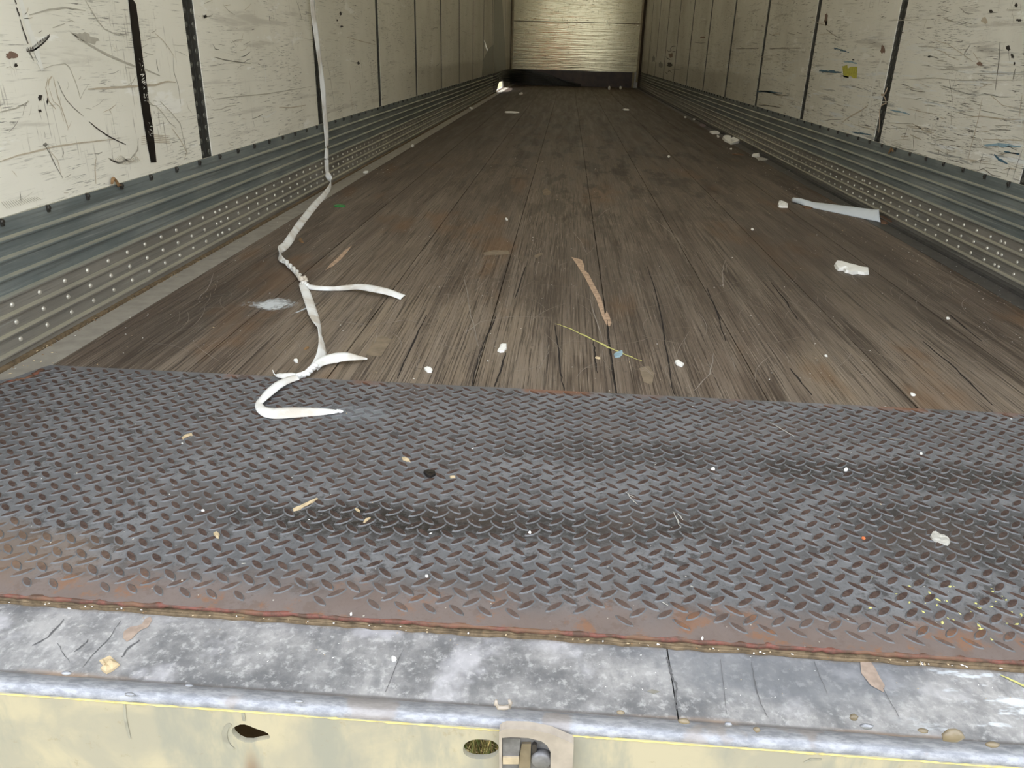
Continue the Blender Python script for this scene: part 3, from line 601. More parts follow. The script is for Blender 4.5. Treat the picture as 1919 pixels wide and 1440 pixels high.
c = q6([(1050, 505)], yb-.006)[0]; bm = new(); tube(bm, [(c[0], yb-.001, c[1]), (c[0], yb-.008, c[1]), (c[0], yb-.0095, c[1])], [.0105, .0105, .0085], 20); part('boss', fix(bm), 'brgrey', br, True)

# ------------------------------------------------------------------ front wall, ceiling, crumpled plate
bm = new(); box(bm, (-1.3, YE+.004, -.14), (1.3, YE+.04, H+.05)); wf = struct(obj('wall_front', bm, 'outer'))
bm = new(); box(bm, (-1.2, YE-.004, .276), (1.168, YE+.004, 1.106)); obj('liner_panel', bm, 'end', wf)
bm = new(); box(bm, (-1.2, YE-.004, 1.118), (1.19, YE+.004, H)); obj('liner_panel', bm, 'end', wf)
bm = new(); box(bm, (-1.24, YE-.001, 1.1), (1.2, YE+.0035, 1.13)); obj('seam_gap', bm, 'dcorner', wf)
bm = new(); box(bm, (-1.25, YE-.012, 0), (1.12, YE+.003, .272)); obj('kick_plate', bm, 'kick', wf)['label'] = 'dark brown scuffed kick plate'
bm = new(); box(bm, (1.09, YE-.03, 0), (1.13, YE-.012, .27)); box(bm, (1.165, YE-.03, .1), (1.2, YE-.004, H)); box(bm, (-1.235, YE-.03, .2), (-1.2, YE-.004, H)); obj('corner_trim', bm, 'corner', wf)
bm = new(); box(bm, (1.2, YE-.02, .0), (1.2488, YE, H)); box(bm, (-1.2488, YE-.02, 0), (-1.235, YE, H)); obj('corner_dark_strip', bm, 'dcorner', wf)  # solid dark brown strips in both front corners
bm = new()
for x in (-1.1, -.82, -.2, -.02, .55, 1.12):
    for z in (1.085, 1.145): dome(bm, (x, YE-.009, z), (0, -1, 0), .009, .004, 8, 2)
obj('rivets', bm, 'rivet', wf)['kind'] = 'stuff'
bm = new(); box(bm, (-1.29, RY, H), (1.29, YE+.05, H+.004)); struct(obj('ceiling', bm, 'roof'))
for i in range(26):
    bm = new(); y = RY+.3+i*.61; box(bm, (-1.24, y, H-.03), (1.24, y+.04, H-.0005)); struct(obj('trim_%d' % (50+i), bm, 'rivet'))
# rear door frame
bm = new()
for s in (-1, 1): box(bm, (min(s*1.25, s*1.31), .60, -.2), (max(s*1.25, s*1.31), RY-.002, H+.08))
box(bm, (-1.31, .60, H-.02), (1.31, RY-.002, H+.1)); struct(obj('trim_80', bm, 'brgrey'))
# crumpled scuff sheet running round the damaged front corner
def crumple():
    K = [(-1.2445, 12.4, .0, .285), (-1.243, 12.95, .02, .282), (-1.2435, 13.3, .115, .285), (-1.244, 13.9, .125, .285), (-1.24, 14.6, .10, .285), (-1.2, 15.3, .06, .285), (-1.05, 15.75, .03, .275), (-.85, 15.88, .01, .262), (-.55, 15.86, .002, .215), (-.25, 15.84, .0, .12), (0, 15.87, .0, .065), (.12, 15.9, .0, .045)]
    def cr_(p0, p1, p2, p3, t): return .5*((2*p1)+(-p0+p2)*t+(2*p0-5*p1+4*p2-p3)*t*t+(-p0+3*p1-3*p2+p3)*t**3)
    out = []
    for i in range(len(K)-1):
        p = [K[max(i-1, 0)], K[i], K[i+1], K[min(i+2, len(K)-1)]]
        for k in range(8): out.append([cr_(p[0][a], p[1][a], p[2][a], p[3][a], k/8) for a in range(4)])
    out.append(list(K[-1])); return out
bm = new(); Kp = crumple(); P = prof(0, .285, rh=.008); rows = []
for i, (x, y, z0, z1) in enumerate(Kp):
    a = Kp[max(i-1, 0)]; b = Kp[min(i+1, len(Kp)-1)]; d = Vector((b[0]-a[0], b[1]-a[1], 0)).normalized(); nn = Vector((d.y, -d.x, 0))
    rows.append([bm.verts.new(Vector((x, y, z0+(z1-z0)*z/.285))+nn*(dd+(.003+.003*math.sin(i*.35+z*25))*min(1, i/12))) for dd, z in P])
for a, b in zip(rows[:-1], rows[1:]):
    for j in range(len(P)-1): bm.faces.new([a[j], a[j+1], b[j+1], b[j]])
thicken(bm, .0015)
tag(obj('bent_scuff_sheet', fix(bm), 'scuffd'), 'crumpled dark corrugated scuff sheet bent round the damaged far left corner', 'metal sheet')
# grey patch sheets on the left wall at the damaged corner
def sheet(px, off, th, name, label):
    bm = new(); poly(bm, px_wall(px, -HW+off), [], lambda u, v, w: (-HW+off-w, u, v), th); tag(obj(name, fix(bm), 'patch'), label, 'metal sheet')
sheet([(925.3, 137), (926.5, -60), (939, -60), (941, 0), (943.5, 40), (946.5, 85), (949, 137)], .006, .003, 'patch_sheet', 'tall smooth grey repair sheet on the left wall beside the far corner')
sheet([(903.5, 142), (905, 122), (908, 108), (913, 97), (919, 89), (924.6, 84.5), (924, 137.5)], .0045, .003, 'patch_sheet', 'low grey repair sheet with curved top edge below the slit in left wall')

# ------------------------------------------------------------------ marks on the walls
def wmarks(side, items, par, nm='scuff_marks'):
    X = side*(HW-.0009); keys = []; bm = new()
    for it in items:
        px, w, k = it[:3]; jag = it[3] if len(it) > 3 else .25
        if k not in keys: keys.append(k)
        P = [onplane(x, y, 0, X) for x, y in px]
        dist = (P[0]-Vector((CX, 0, CH))).length
        if w is None:
            f = bm.faces.new([bm.verts.new(p) for p in P]); f.material_index = keys.index(k)
        else:
            P2 = []
            for a, b in zip(P[:-1], P[1:]):
                for i in range(4): P2.append(a.lerp(b, i/4))
            P2.append(P[-1]); ribbon(bm, P2, w*dist/F, (1, 0, 0), keys.index(k), jag, int(px[0][0]*7+px[0][1]))
    return obj(nm, face_up(bm, (-side, 0, 0)), keys, par)
def jagpoly(cx, cy, rx, ry, n=14, seed=0, rot=0):
    r = random.Random(seed); return [(cx+(rx*math.cos(a)*k)*math.cos(rot)-(ry*math.sin(a)*k)*math.sin(rot), cy+(rx*math.cos(a)*k)*math.sin(rot)+(ry*math.sin(a)*k)*math.cos(rot)) for a, k in ((2*math.pi*i/n, r.uniform(.55, 1.15)) for i in range(n))]
I = [([(160, 0), (172, 20), (184, 40), (196, 54), (212, 62), (235, 68)], 1.6, 'gray'), ([(132, 60), (150, 74), (175, 88), (200, 102), (230, 115), (255, 125), (275, 131), (300, 142)], 3.5, 'gray'),
 ([(0, 303), (35, 291), (62, 285), (100, 275), (150, 268), (212, 261)], 2.4, 'tan'), ([(78, 130), (100, 122), (122, 119), (130, 125), (136, 140), (141, 152), (147, 170), (151, 185), (158, 170), (166, 158)], 1.2, 'gray'),
 ([(165, 167), (200, 165), (230, 163), (258, 161), (290, 160), (310, 153), (330, 154)], 3.6, 'tan'), ([(108, 152), (116, 172), (125, 188), (140, 204), (157, 218)], 1.4, 'dgray'), ([(167, 228), (180, 239), (198, 252), (212, 260), (236, 271)], 2.2, 'ink'),
 ([(180, 297), (178, 315), (180, 345)], 2.2, 'tan'), ([(84, 272), (95, 290), (104, 310), (118, 334)], 1.8, 'dgray'), ([(95, 285), (108, 300), (114, 325)], 1.4, 'tan'), ([(0, 210), (30, 203), (55, 190)], 2, 'gray'), ([(55, 28), (90, 18), (125, 14), (160, 20)], 2.2, 'gray'),
 ([(90, 145), (86, 165), (92, 190), (105, 205)], 2, 'tan'), ([(98, 142), (92, 150), (90, 162)], 2.5, 'tan'), ([(100, 145), (108, 180), (118, 210), (128, 240)], 2.0, 'tan'), ([(92, 165), (100, 190), (112, 200), (120, 228)], 1.2, 'tan'),
 ([(270, 195), (292, 198), (305, 212), (318, 230), (330, 240)], 1.3, 'gray'), ([(300, 190), (322, 212), (338, 232), (344, 260), (352, 290)], 1.5, 'gray'), ([(322, 240), (338, 262), (350, 285), (345, 300)], 1.8, 'tan'), ([(290, 62), (305, 75), (318, 92), (328, 108)], 1.2, 'tan'), ([(325, 105), (326, 135), (334, 160), (339, 195)], 1, 'dgray'),
 ([(402, 107), (420, 112), (445, 116), (470, 119)], 1.6, 'dgray'), ([(400, 207), (415, 205), (425, 200), (443, 197)], 1.5, 'gray'), ([(400, 186), (440, 181), (500, 176), (585, 162)], 1.4, 'gray'), ([(418, 8), (428, 20), (440, 28)], 1, 'gray'), ([(523, 201), (545, 202), (573, 197)], 1.8, 'tan'), ([(555, 0), (562, 20), (566, 40)], 1.4, 'dgray'), ([(505, 30), (506, 40)], 2.4, 'ink'),
 ([(485, 216), (500, 220), (518, 208)], 3.0, 'white'), ([(450, 110), (456, 104), (467, 101)], 1.2, 'white'), ([(496, 120), (499, 168)], 2, 'white'), ([(398, 82), (404, 92), (411, 93)], 1.2, 'dgray'),
 ([(610, 260), (640, 250), (690, 248)], 1.5, 'white'), ([(632, 130), (640, 180), (648, 230)], 1.2, 'dgray'), ([(655, 150), (662, 215)], 1.6, 'tan'), ([(612, 110), (618, 140), (628, 205)], 1.1, 'dgray'), ([(676, 110), (680, 145)], .9, 'dgray'), ([(650, 70), (680, 78), (703, 84)], 1.2, 'tan'),
 (jagpoly(384, 31, 4.5, 4, 12, 3), None, 'ink'), (jagpoly(30, 122, 4, 3.2, 12, 5), None, 'ink'), (jagpoly(22, 104, 12, 8, 16, 6), None, 'rust'), (jagpoly(75, 183, 5, 8, 14, 7), None, 'ink'), (jagpoly(75, 208, 4, 3.5, 10, 8), None, 'ink'), (jagpoly(89, 190, 1.8, 8, 12, 9), None, 'ink'),
 (jagpoly(85, 271, 4, 5, 12, 10, .6), None, 'dgray'), (jagpoly(638, 25, 3, 4, 10, 13), None, 'ink'), (jagpoly(632, 38, 2, 2, 10, 14), None, 'ink'), (jagpoly(640, 50, 3, 2, 10, 15), None, 'ink'), (jagpoly(672, 118, 3, 4, 9, 16), None, 'ink'),
 (jagpoly(160, 70, 26, 9, 18, 11, .35), None, 'gray')]
for i in range(14):                                                  # comb-like tyre scrape
    x = 50+i*3.1; y = 95-max(0, i-3)*2.5; I.append(([(x, y), (x+1.5+i*.12, y-9+abs(i-6)*.4)][::-1], 1.5, 'ink'))
I.append(([(50, 96), (62, 95), (72, 88), (84, 78), (93, 68)], 2.6, 'ink'))
for i in range(22): I.append(([(203+i*2.4, 296+5*math.sin(i*.5)), (214+i*2.3, 309-abs(i-8)*.6)], 1.1, 'gray' if i % 3 else 'tan'))
I.append(([(205, 297), (222, 306), (245, 298), (258, 282), (259, 258)], 3.5, 'gray', .6))
for i in range(5): I.append(([(265, 257+i*3.5), (290, 253+i*3.4), (319, 255+i*3.3)], 1.2, 'tan'))
for i in range(16): I.append(([(2+i*4.4, 378-i*.6), (14+i*4.2, 392-i*1.2)], .9, 'gray'))
R = random.Random(77)
for i in range(150):                                                 # fine random scratches
    x = R.uniform(5, 890); y = R.uniform(0, 1)*(400-.295*x); L = R.uniform(6, 34)*(.4+.6*max(0, 1-x/900)); a = R.gauss(-.28 if R.random() < .6 else 1.3, .25); b = R.gauss(0, .35)
    if y < 4: continue
    I.append(([(x, y), (x+L*.5*math.cos(a), y+L*.5*math.sin(a)), (x+L*.5*(math.cos(a)+math.cos(a+b)), y+L*.5*(math.sin(a)+math.sin(a+b)))], R.uniform(.5, 1.3)*(1 if x < 500 else .7), R.choice(['gray', 'tan', 'dgray', 'gray'])))
yl_ = lambda px: [p for p in px]
def clear(I, side):                                                  # keep marks off the posts and above the scuff plate
    out = []; y0 = YL if side < 0 else YR
    for it in I:
        P = [onplane(x, y, 0, side*HW) for x, y in it[0]]
        if min(p.z for p in P) < .272 and it[1] is not None and it[1] < 1.35: continue
        if it[1] is not None and it[1] < 1.35 and any(abs(((p.y-y0+ST/2) % ST)-ST/2) < .045 for p in P): continue
        if max(p.y for p in P) > 15 or min(p.y for p in P) < 1: continue
        out.append(it)
    return out
wmarks(-1, clear(I, -1), wall_l)
strip = []
bm = new(); X = -(HW-.0014)
ribs = [(238, -40), (240.5, 0), (247, 60), (252, 100), (256.5, 140), (262, 180), (266.5, 210), (271, 240), (276, 270), (283, 305)]; ribr = [(247, -40), (250, 0), (255, 8), (262, 60), (268, 110), (273, 140), (278, 180), (282, 210), (287, 240), (290, 270), (293.5, 304)]
L = [onplane(x, y, 0, X) for x, y in ribs]+[onplane(x, y, 0, X) for x, y in ribr[::-1]]; bm.faces.new([bm.verts.new(p) for p in L]); obj('black_strip', face_up(bm, (1, 0, 0)), 'black', wall_l)['label'] = 'narrow black strip with white scrapes'
R = random.Random(31); J = []
for i in range(46):
    y = R.choice([R.gauss(150, 18), R.gauss(160, 26), R.uniform(60, 300), R.gauss(188, 3), R.gauss(250, 6)]); x = 243+y*.142+R.uniform(0, 11); a = R.gauss(-.9 if 120 < y < 185 else .5, .5); L = R.uniform(2, 8)
    J.append(([(x, y), (x+L*.5*math.cos(a), y+L*.5*math.sin(a)), (x+L*math.cos(a), y+L*math.sin(a)+1)], R.uniform(.8, 2.4) if 120 < y < 185 else R.uniform(.4, 1.1), 'white' if R.random() < .7 else 'gray', .5))
HW_s = HW; HW -= .001; wmarks(-1, J, wall_l, 'white_scrapes'); HW = HW_s
wmarks(-1, [([(36, -10), (44, 20), (56, 60), (66, 85), (74, 118), (80, 132)], 13, 'white', .06)], wall_l, 'white_strip')
HW -= .0008; wmarks(-1, [([(28, 0), (31, 8)], 2.4, 'ink', .5), ([(31, 14), (35, 24), (37, 31)], 2.6, 'ink', .5), ([(38, 36), (42, 50), (47, 65), (53, 82)], 2.4, 'ink', .6), ([(52, 92), (58, 102), (64, 114)], 2, 'dgray', .6)], wall_l, 'black_dashes'); HW = HW_s
# right wall
c3 = lambda pts: [(1279+a/3, b/3) for a, b in pts]; c4 = lambda pts: [(1480+a/4.364, b/4.364) for a, b in pts]
K = [(c4([(430, 545), (470, 530), (475, 560), (500, 545), (553, 545), (548, 640), (520, 640), (490, 615), (480, 640), (440, 630)]), None, 'yellow'), (c4([(240, 578), (300, 582), (360, 588), (425, 592)]), 3.2, 'blue', .6), (c4([(360, 395), (410, 405), (450, 420), (485, 430)]), 2.4, 'blue', .7), (c4([(440, 505), (500, 508), (550, 520)]), 2.2, 'lblue', .5),
 (c4([(300, 605), (420, 615), (560, 665)]), 2.4, 'white', .6), (c4([(560, 680), (650, 692)]), 1.8, 'white'), (c4([(225, 700), (245, 640), (268, 610), (380, 605)]), 1.2, 'white'), (c4([(180, 730), (360, 790), (460, 840), (540, 885)]), 1.8, 'white'), (c4([(430, 1000), (500, 950), (590, 900), (640, 860)]), 2.4, 'tan'), (c4([(760, 460), (720, 560), (690, 680), (660, 800), (630, 960)]), 9, 'white', .5),
 (c4([(200, 375), (330, 380), (470, 350)]), 1, 'white'), (c4([(915, 420), (930, 370), (985, 335)]), 4, 'white', .5), (c4([(865, 765), (920, 785), (1000, 795), (1080, 805), (1130, 825)]), 4.5, 'white', .4), (c4([(1240, 760), (1320, 770), (1430, 800)]), 3, 'white', .6), (c4([(1400, 230), (1500, 240), (1590, 240)]), 3, 'white', .5), (c4([(1040, 490), (1110, 515), (1200, 550), (1280, 560)]), 2.8, 'white', .5), (c4([(1200, 600), (1300, 620)]), 3, 'white', .5),
 (c4([(1390, 520), (1420, 460), (1460, 400), (1490, 370)]), 5, 'white', .6), (c4([(1720, 340), (1712, 480), (1695, 620), (1680, 740)]), 2, 'dgray', .4), (c4([(1575, 800), (1550, 930), (1510, 1100), (1480, 1200), (1450, 1350)]), 2, 'tan', .4), (c4([(1845, 560), (1825, 650)]), 2.4, 'dgray'), (c4([(1900, 780), (1875, 960)]), 1.8, 'tan'),
 (c4([(1670, 1265), (1710, 1300), (1780, 1340)]), 3.5, 'blue', .5), (c4([(1590, 1190), (1700, 1185), (1890, 1200)]), 3.5, 'lblue', .6), (c4([(1750, 1240), (1830, 1255), (1880, 1260)]), 2.4, 'blue', .5), (c4([(510, 1080), (600, 1095), (670, 1105)]), 2.4, 'blue', .5), (c4([(820, 900), (900, 915), (980, 935)]), 2.0, 'lblue', .5), (c4([(1130, 850), (1130, 930)]), 6, 'white', .4),
 (c4([(1190, 330), (1290, 360), (1380, 420), (1500, 505)]), 1, 'tan'), (c4([(1500, 430), (1550, 505)]), 1, 'tan'), (c4([(1180, 400), (1270, 430), (1300, 460), (1380, 490)]), 1, 'tan'), (c4([(1770, 82), (1890, 82)]), 1.6, 'gray'), (c4([(860, 320), (1000, 322), (1180, 340)]), 1.2, 'gray'), (c4([(900, 655), (1190, 640), (1400, 660), (1900, 655)]), 1, 'gray'), (c4([(1500, 600), (1700, 600), (1900, 610)]), 1, 'gray'), (c4([(1000, 1010), (1100, 1070), (1180, 1085)]), 1.6, 'tan'),
 (c4([(1440, 960), (1560, 950), (1760, 975), (1900, 975)]), 1.6, 'tan', .6), (c4([(1590, 1140), (1800, 1145), (1900, 1150)]), 1.4, 'tan', .6), (c4([(830, 170), (1150, 160)]), .8, 'gray'), (jagpoly(1548, 37, 4, 13, 16, 3, .12), None, 'rust'), (jagpoly(1548.5, 44, 2, 5, 10, 4), None, 'ink'), (jagpoly(1857, 21, 4.5, 3, 12, 5), None, 'ink'), (jagpoly(1904, 10, 3, 5, 12, 6, .4), None, 'ink'), (jagpoly(1889, 90, 5, 7, 14, 7, -.5), None, 'ink'), (jagpoly(1897, 105, 3, 6, 14, 8, -.4), None, 'ink'), (jagpoly(1901, 119, 2, 4, 14, 9, 0), None, 'ink'),
 (jagpoly(1741, 106, 2.5, 2.5, 10, 10), None, 'ink'), (jagpoly(1757, 223, 3, 2, 10, 11), None, 'ink'), (jagpoly(1836, 120, 6, 5, 14, 12), None, 'rust'), (jagpoly(1845, 38, 7, 7, 14, 14), None, 'tan'), (jagpoly(1910, 38, 6, 3, 14, 15), None, 'ink'), (jagpoly(1905, 312, 0.1, .1, 3, 1), None, 'ink'), (jagpoly(1692, 61, 1.5, 2, 9, 16), None, 'ink'), (jagpoly(1654, 92, 5, 9, 14, 17), None, 'rust'), (jagpoly(1599, 112, 3, 1.6, 9, 18), None, 'ink'),
 (c3([(420, 515), (470, 515), (560, 525)]), 2.4, 'blue', .6), (c3([(490, 275), (560, 270), (670, 270)]), 1.5, 'dgray', .6), (c3([(300, 275), (430, 270)]), 1.2, 'dgray', .6), (c3([(100, 210), (128, 209)]), 2.4, 'rust')]
for i in range(6): K.append((c4([(1425+i*9, 455-i*14), (1432+i*9, 420-i*12)]), 1.3, 'ink'))
c6 = lambda pts: [(1180+a/6, b/6) for a, b in pts]
K += [(c6([(470, 530), (490, 520), (520, 520)]), 1.0, 'ink'), (c6([(415, 560), (440, 580), (470, 570), (455, 545), (475, 525)]), .9, 'ink'), (c6([(480, 580), (515, 580)]), 1.2, 'ink'), (c6([(405, 635), (425, 655), (455, 670)]), 1.1, 'ink'), (c6([(400, 810), (425, 835), (430, 805), (450, 795), (475, 820)]), 1.1, 'ink'), (jagpoly(1257, 104, 5, 5, 12, 3), None, 'rust'), (jagpoly(1255, 121, 6, 4, 12, 5), None, 'ink'), (jagpoly(1238, 122, 4, 7, 12, 6), None, 'dgray'), (jagpoly(1225, 110, 4, 8, 12, 7), None, 'dgray'), (c6([(1440, 1020), (1560, 1030), (1640, 1060), (1780, 1080)]), 1.6, 'dgray', .6), (c6([(1450, 1180), (1600, 1195), (1700, 1210)]), 1.6, 'dgray', .6), (c6([(1510, 555), (1650, 550), (1900, 548)]), 1.1, 'dgray', .6)]
R = random.Random(78)
for i in range(240):
    x = 1919-abs(R.gauss(0, 300)); 
    if x < 1240: continue
    ymax = 163+.297*(x-1279); y = R.uniform(3, ymax-3) if R.random() < .5 else ymax-abs(R.gauss(0, 70)); L = R.uniform(8, 60)*(.3+.7*(x-1200)/700); a = R.gauss(.12, .14) if R.random() < .8 else R.gauss(1.6, .2); b = R.gauss(0, .25)
    if y < 3: continue
    if R.random() > .8: L *= .5
    K.append(([(x, y), (x-L*.5*math.cos(a), y-L*.5*math.sin(a)), (x-L*.5*(math.cos(a)+math.cos(a+b)), y-L*.5*(math.sin(a)+math.sin(a+b)))], R.uniform(.5, 1.3), R.choice(['gray', 'tan', 'dgray', 'dgray', 'white', 'gray']), .5))
wmarks(1, clear(K, 1), wall_r)
# torn tape stuck to the right post
bm = new(); X = HW-.002
for px, w in (([(1663, 164), (1660, 172), (1656, 178), (1651, 177)], 4), ([(1655, 178), (1659, 186), (1661, 193), (1652, 197)], 3), ([(1652, 197), (1648, 205), (1648, 220), (1648, 236), (1646, 252)], 3.2)):
    P = [onplane(x, y, 0, X-.006*math.sin(i)) for i, (x, y) in enumerate(px)]; ribbon(bm, P, w*3.9/F, (1, 0, 0), 0, .2)
thicken(bm, .0006)
tag(obj('torn_tape', fix(bm), 'pale'), 'torn beige tape strips hanging on the black post of the right wall', 'tape')

# ------------------------------------------------------------------ the white webbing strap
def strap_ribbon(P, wd, tw, th=.0012, parent=None, name='webbing', sub=8, droop=0):
    """P: world points, wd: half widths scale, tw: twist angles"""
    def cr_(p0, p1, p2, p3, t): return .5*((2*p1)+(-p0+p2)*t+(2*p0-5*p1+4*p2-p3)*t*t+(-p0+3*p1-3*p2+p3)*t**3)
    N = len(P); Q = []
    for i in range(N-1):
        for k in range(sub):
            t = k/sub; g = lambda A: cr_(A[max(i-1, 0)], A[i], A[i+1], A[min(i+2, N-1)], t); Q.append((g(P), wd[i]*(1-t)+wd[i+1]*t, tw[i]*(1-t)+tw[i+1]*t))
    Q.append((P[-1], wd[-1], tw[-1])); bm = new(); L = []
    for i, (p, w, a) in enumerate(Q):
        d = (Q[min(i+1, len(Q)-1)][0]-Q[max(i-1, 0)][0]).normalized(); s = d.cross(Vector((0, 0, 1))); 
        if s.length < .2: s = Vector((1, 0, 0))-d*d.x
        s.normalize(); u = s.cross(d).normalized(); v = s*math.cos(a)+u*math.sin(a); q = v.cross(d).normalized()
        row = [p+v*w*k+q*.0007*math.cos(k*3) for k in (-1, -.5, 0, .5, 1)]
        L.append([bm.verts.new(r) for r in row])
    for a, b in zip(L[:-1], L[1:]):
        for j in range(4): bm.faces.new([a[j], a[j+1], b[j+1], b[j]])
    bmesh.ops.recalc_face_normals(bm, faces=bm.faces[:]); thicken(bm, th)
    return obj(name, fix(bm), 'web', parent, True)
strap = empty('webbing_strap', (0, 0, 0)); tag(strap, 'long white webbing strap hanging by the left wall and lying knotted on the floor', 'strap')
XS = -1.222; up_ = [(583, -330), (583.5, -120), (585, 0), (592, 60), (600, 120), (605, 165), (608, 200), (611, 240), (612.5, 275), (612, 300), (614, 325)]
P = [onplane(x, y, 0, XS) for x, y in up_]
W_ = [.0135]*11; T = [1.35, 1.3, 1.25, 1.0, 1.25, .9, 1.2, 1.0, 1.3, 1.1, 1.2]
P.append(fl(620, 346, .022)); W_.append(.013); T.append(1.5)
for x, y, z, w, t in ((607, 367, .010, .0125, 1.0), (590, 385, .006, .0135, .5), (566, 415, .006, .0135, .35), (551, 437, .008, .013, .9), (537, 458, .008, .0135, .3), (524, 470, .010, .012, 1.2), (524, 482, .010, .009, 2.2), (534, 492, .011, .008, 3.0)): P.append(fl(x, y, z)); W_.append(w); T.append(t)
strap_ribbon(P, W_, T, parent=strap, name='hanging_webbing')
def knot(px, z, rad, name='knot', amp=.35):
    P = [fl(x, y, z) for x, y in px]; bm = new(); Q = []
    for a, b in zip(P[:-1], P[1:]):
        for k in range(6): Q.append(a.lerp(b, k/6))
    Q.append(P[-1])
    for ph in (0, math.pi):
        R2 = [q+Vector((math.cos(i*.75+ph), math.sin(i*.75+ph)*.6, math.sin(i*.75+ph)*.9))*rad*.45 for i, q in enumerate(Q)]
        tube(bm, R2, [rad*(.75+.25*math.sin(i*.9+ph)) for i in range(len(R2))], 8, flat=.8)
    return obj(name, fix(bm), 'web', strap, True)
knot([(534, 490), (543, 500), (553, 508), (561, 517), (566, 524)], .011, .0072)
knot([(566, 522), (571, 520), (574, 526), (570, 530), (566, 528)], .011, .0045)
knot([(565, 531), (572, 533), (577, 536)], .009, .006)
P = [fl(x, y, z) for x, y, z in ((573, 534, .010), (583, 538, .008), (600, 540, .008), (626, 541, .007), (650, 539, .010), (672, 537, .017), (700, 541, .02), (728, 547, .016), (748, 554, .008), (755, 557, .005))]
strap_ribbon(P, [.007, .008, .0075, .006, .0085, .011, .0125, .0125, .0125, .0125], [-.2, -.6, -.7, -1.0, -.7, -.5, -.45, -.35, -.3, -.25], parent=strap, name='loose_tail')
P = [fl(x, y, z) for x, y, z in ((567, 534, .010), (573, 548, .008), (580, 568, .006), (588, 592, .006), (594, 608, .008), (599, 622, .010), (603, 640, .012), (604, 655, .010), (601, 670, .008), (596, 680, .008), (590, 688, .010))]
strap_ribbon(P, [.0095, .0125, .0125, .0125, .0115, .0105, .011, .0115, .0115, .011, .009], [.1, .15, .2, .3, .7, 1.25, 1.0, .8, .75, .8, 1.0], parent=strap, name='middle_webbing')
knot([(592, 686), (582, 693), (574, 700), (563, 703), (556, 706)], .011, .0066)
P = [fl(x, y, z) for x, y, z in ((590, 686, .012), (600, 680, .012), (612, 675, .012), (630, 671, .014), (648, 669, .016), (665, 670, .014), (682, 672, .008), (688, 673, .006))]
strap_ribbon(P, [.009, .0115, .0125, .0125, .0115, .0085, .004, .002], [-.2, -.3, -.45, -.6, -.5, -.5, -.4, -.3], parent=strap, name='loose_tail')
P = [fl(x, y, z) for x, y, z in ((556, 706, .01), (545, 704, .01), (530, 704, .012), (520, 702, .01))]
strap_ribbon(P, [.006, .008, .007, .006], [.6, .5, .4, .3], parent=strap, name='loose_tail')
bm = new(); P = [fl(x, y, z) for x, y, z in ((520, 703, .010), (514, 702, .012), (512, 697, .014), (511, 694, .016))]; tube(bm, P, .0009, 5)
P = [fl(x, y, z) for x, y, z in ((520, 701, .010), (516, 704, .012), (513, 699, .016))]; tube(bm, P, .0007, 5); obj('frayed_threads', fix(bm), 'web', strap)
P = [fl(x, y, z) for x, y, z in ((558, 708, .012), (545, 711, .013), (525, 720, .014), (507, 734, .014), (493, 748, .012), (486, 756, .010), (489, 766, .010), (502, 773, .010), (520, 775, .012), (550, 773.5, .012), (590, 772.5, .009), (615, 772, .009), (628, 772, .009))]
strap_ribbon(P, [.007, .009, .010, .010, .008, .006, .009, .0125, .0125, .0115, .009, .006, .004], [.3, .3, .2, .1, 0, .2, -.1, -.3, -.45, -.5, -.5, -.5, -.5], parent=strap, name='end_loop')
knot([(620, 772), (628, 772), (634, 770), (641, 771)], .009, .0035)

# ------------------------------------------------------------------ litter: each piece a thing
def solid(name, px, z, h, mat, label, cat, group=None, bumpy=.25, seed=1):
    r = random.Random(seed); P = [fl(x, y, z) for x, y in px]; ar = sum(P[i].x*P[(i+1) % len(P)].y-P[(i+1) % len(P)].x*P[i].y for i in range(len(P)))
    if ar < 0: P = P[::-1]
    bm = new(); cen = sum(P, Vector())/len(P); n_ = len(P)
    A = [bm.verts.new(p+Vector((0, 0, .0003))-cen) for p in P]; B = [bm.verts.new((p-cen)*.94+Vector((0, 0, h*(1-bumpy*r.random())))) for p in P]
    Cc = [bm.verts.new((p-cen)*.5+Vector((0, 0, h*(1+bumpy*r.uniform(-.3, 1))))) for p in P]; t = bm.verts.new((0, 0, h*(1-bumpy*.4)))
    for k in range(n_):
        m_ = (k+1) % n_; bm.faces.new([A[k], A[m_], B[m_], B[k]]); bm.faces.new([B[k], B[m_], Cc[m_], Cc[k]]); bm.faces.new([Cc[k], Cc[m_], t])
    bm.faces.new(A[::-1]); o = obj(name, fix(bm), mat); o.location = cen; return tag(o, label, cat, group or GR.get(name))
GR = {'foam_crumb': 'loose foam crumbs', 'wood_chip': 'wood chips', 'paper_scrap': 'white paper scraps', 'paper_chip': 'small white chips on the boards', 'plate_crumb': 'white crumbs on the tread plate', 'foam_piece': 'broken foam pieces', 'wood_offcut': 'brown wood bits'}
def auto(name, px, py, L, wd, ang, z, h, mat, label, cat, seed=1, n=9, group=None):
    r = random.Random(seed*13+int(px)); P = []
    for i in range(n):
        a = 2*math.pi*i/n; k = r.uniform(.7, 1.1); u = math.cos(a)*L/2*k; v = math.sin(a)*wd/2*k; P.append((px+u*math.cos(ang)-v*math.sin(ang), py+u*math.sin(ang)+v*math.cos(ang)))
    return solid(name, P, z, h, mat, label, cat, group, seed=seed)
g74 = lambda pts: [(1440+a/7.38, 340+b/7.38) for a, b in pts]
solid('foam_piece', g74([(905, 1165), (930, 1130), (1000, 1140), (1100, 1160), (1200, 1190), (1290, 1210), (1385, 1235), (1392, 1290), (1330, 1300), (1240, 1285), (1160, 1295), (1100, 1275), (1060, 1270), (1030, 1240), (960, 1240), (925, 1210)]), 0, .011, 'foam', 'torn strip of white foam lying alone on the boards, right side', 'foam', bumpy=.3)
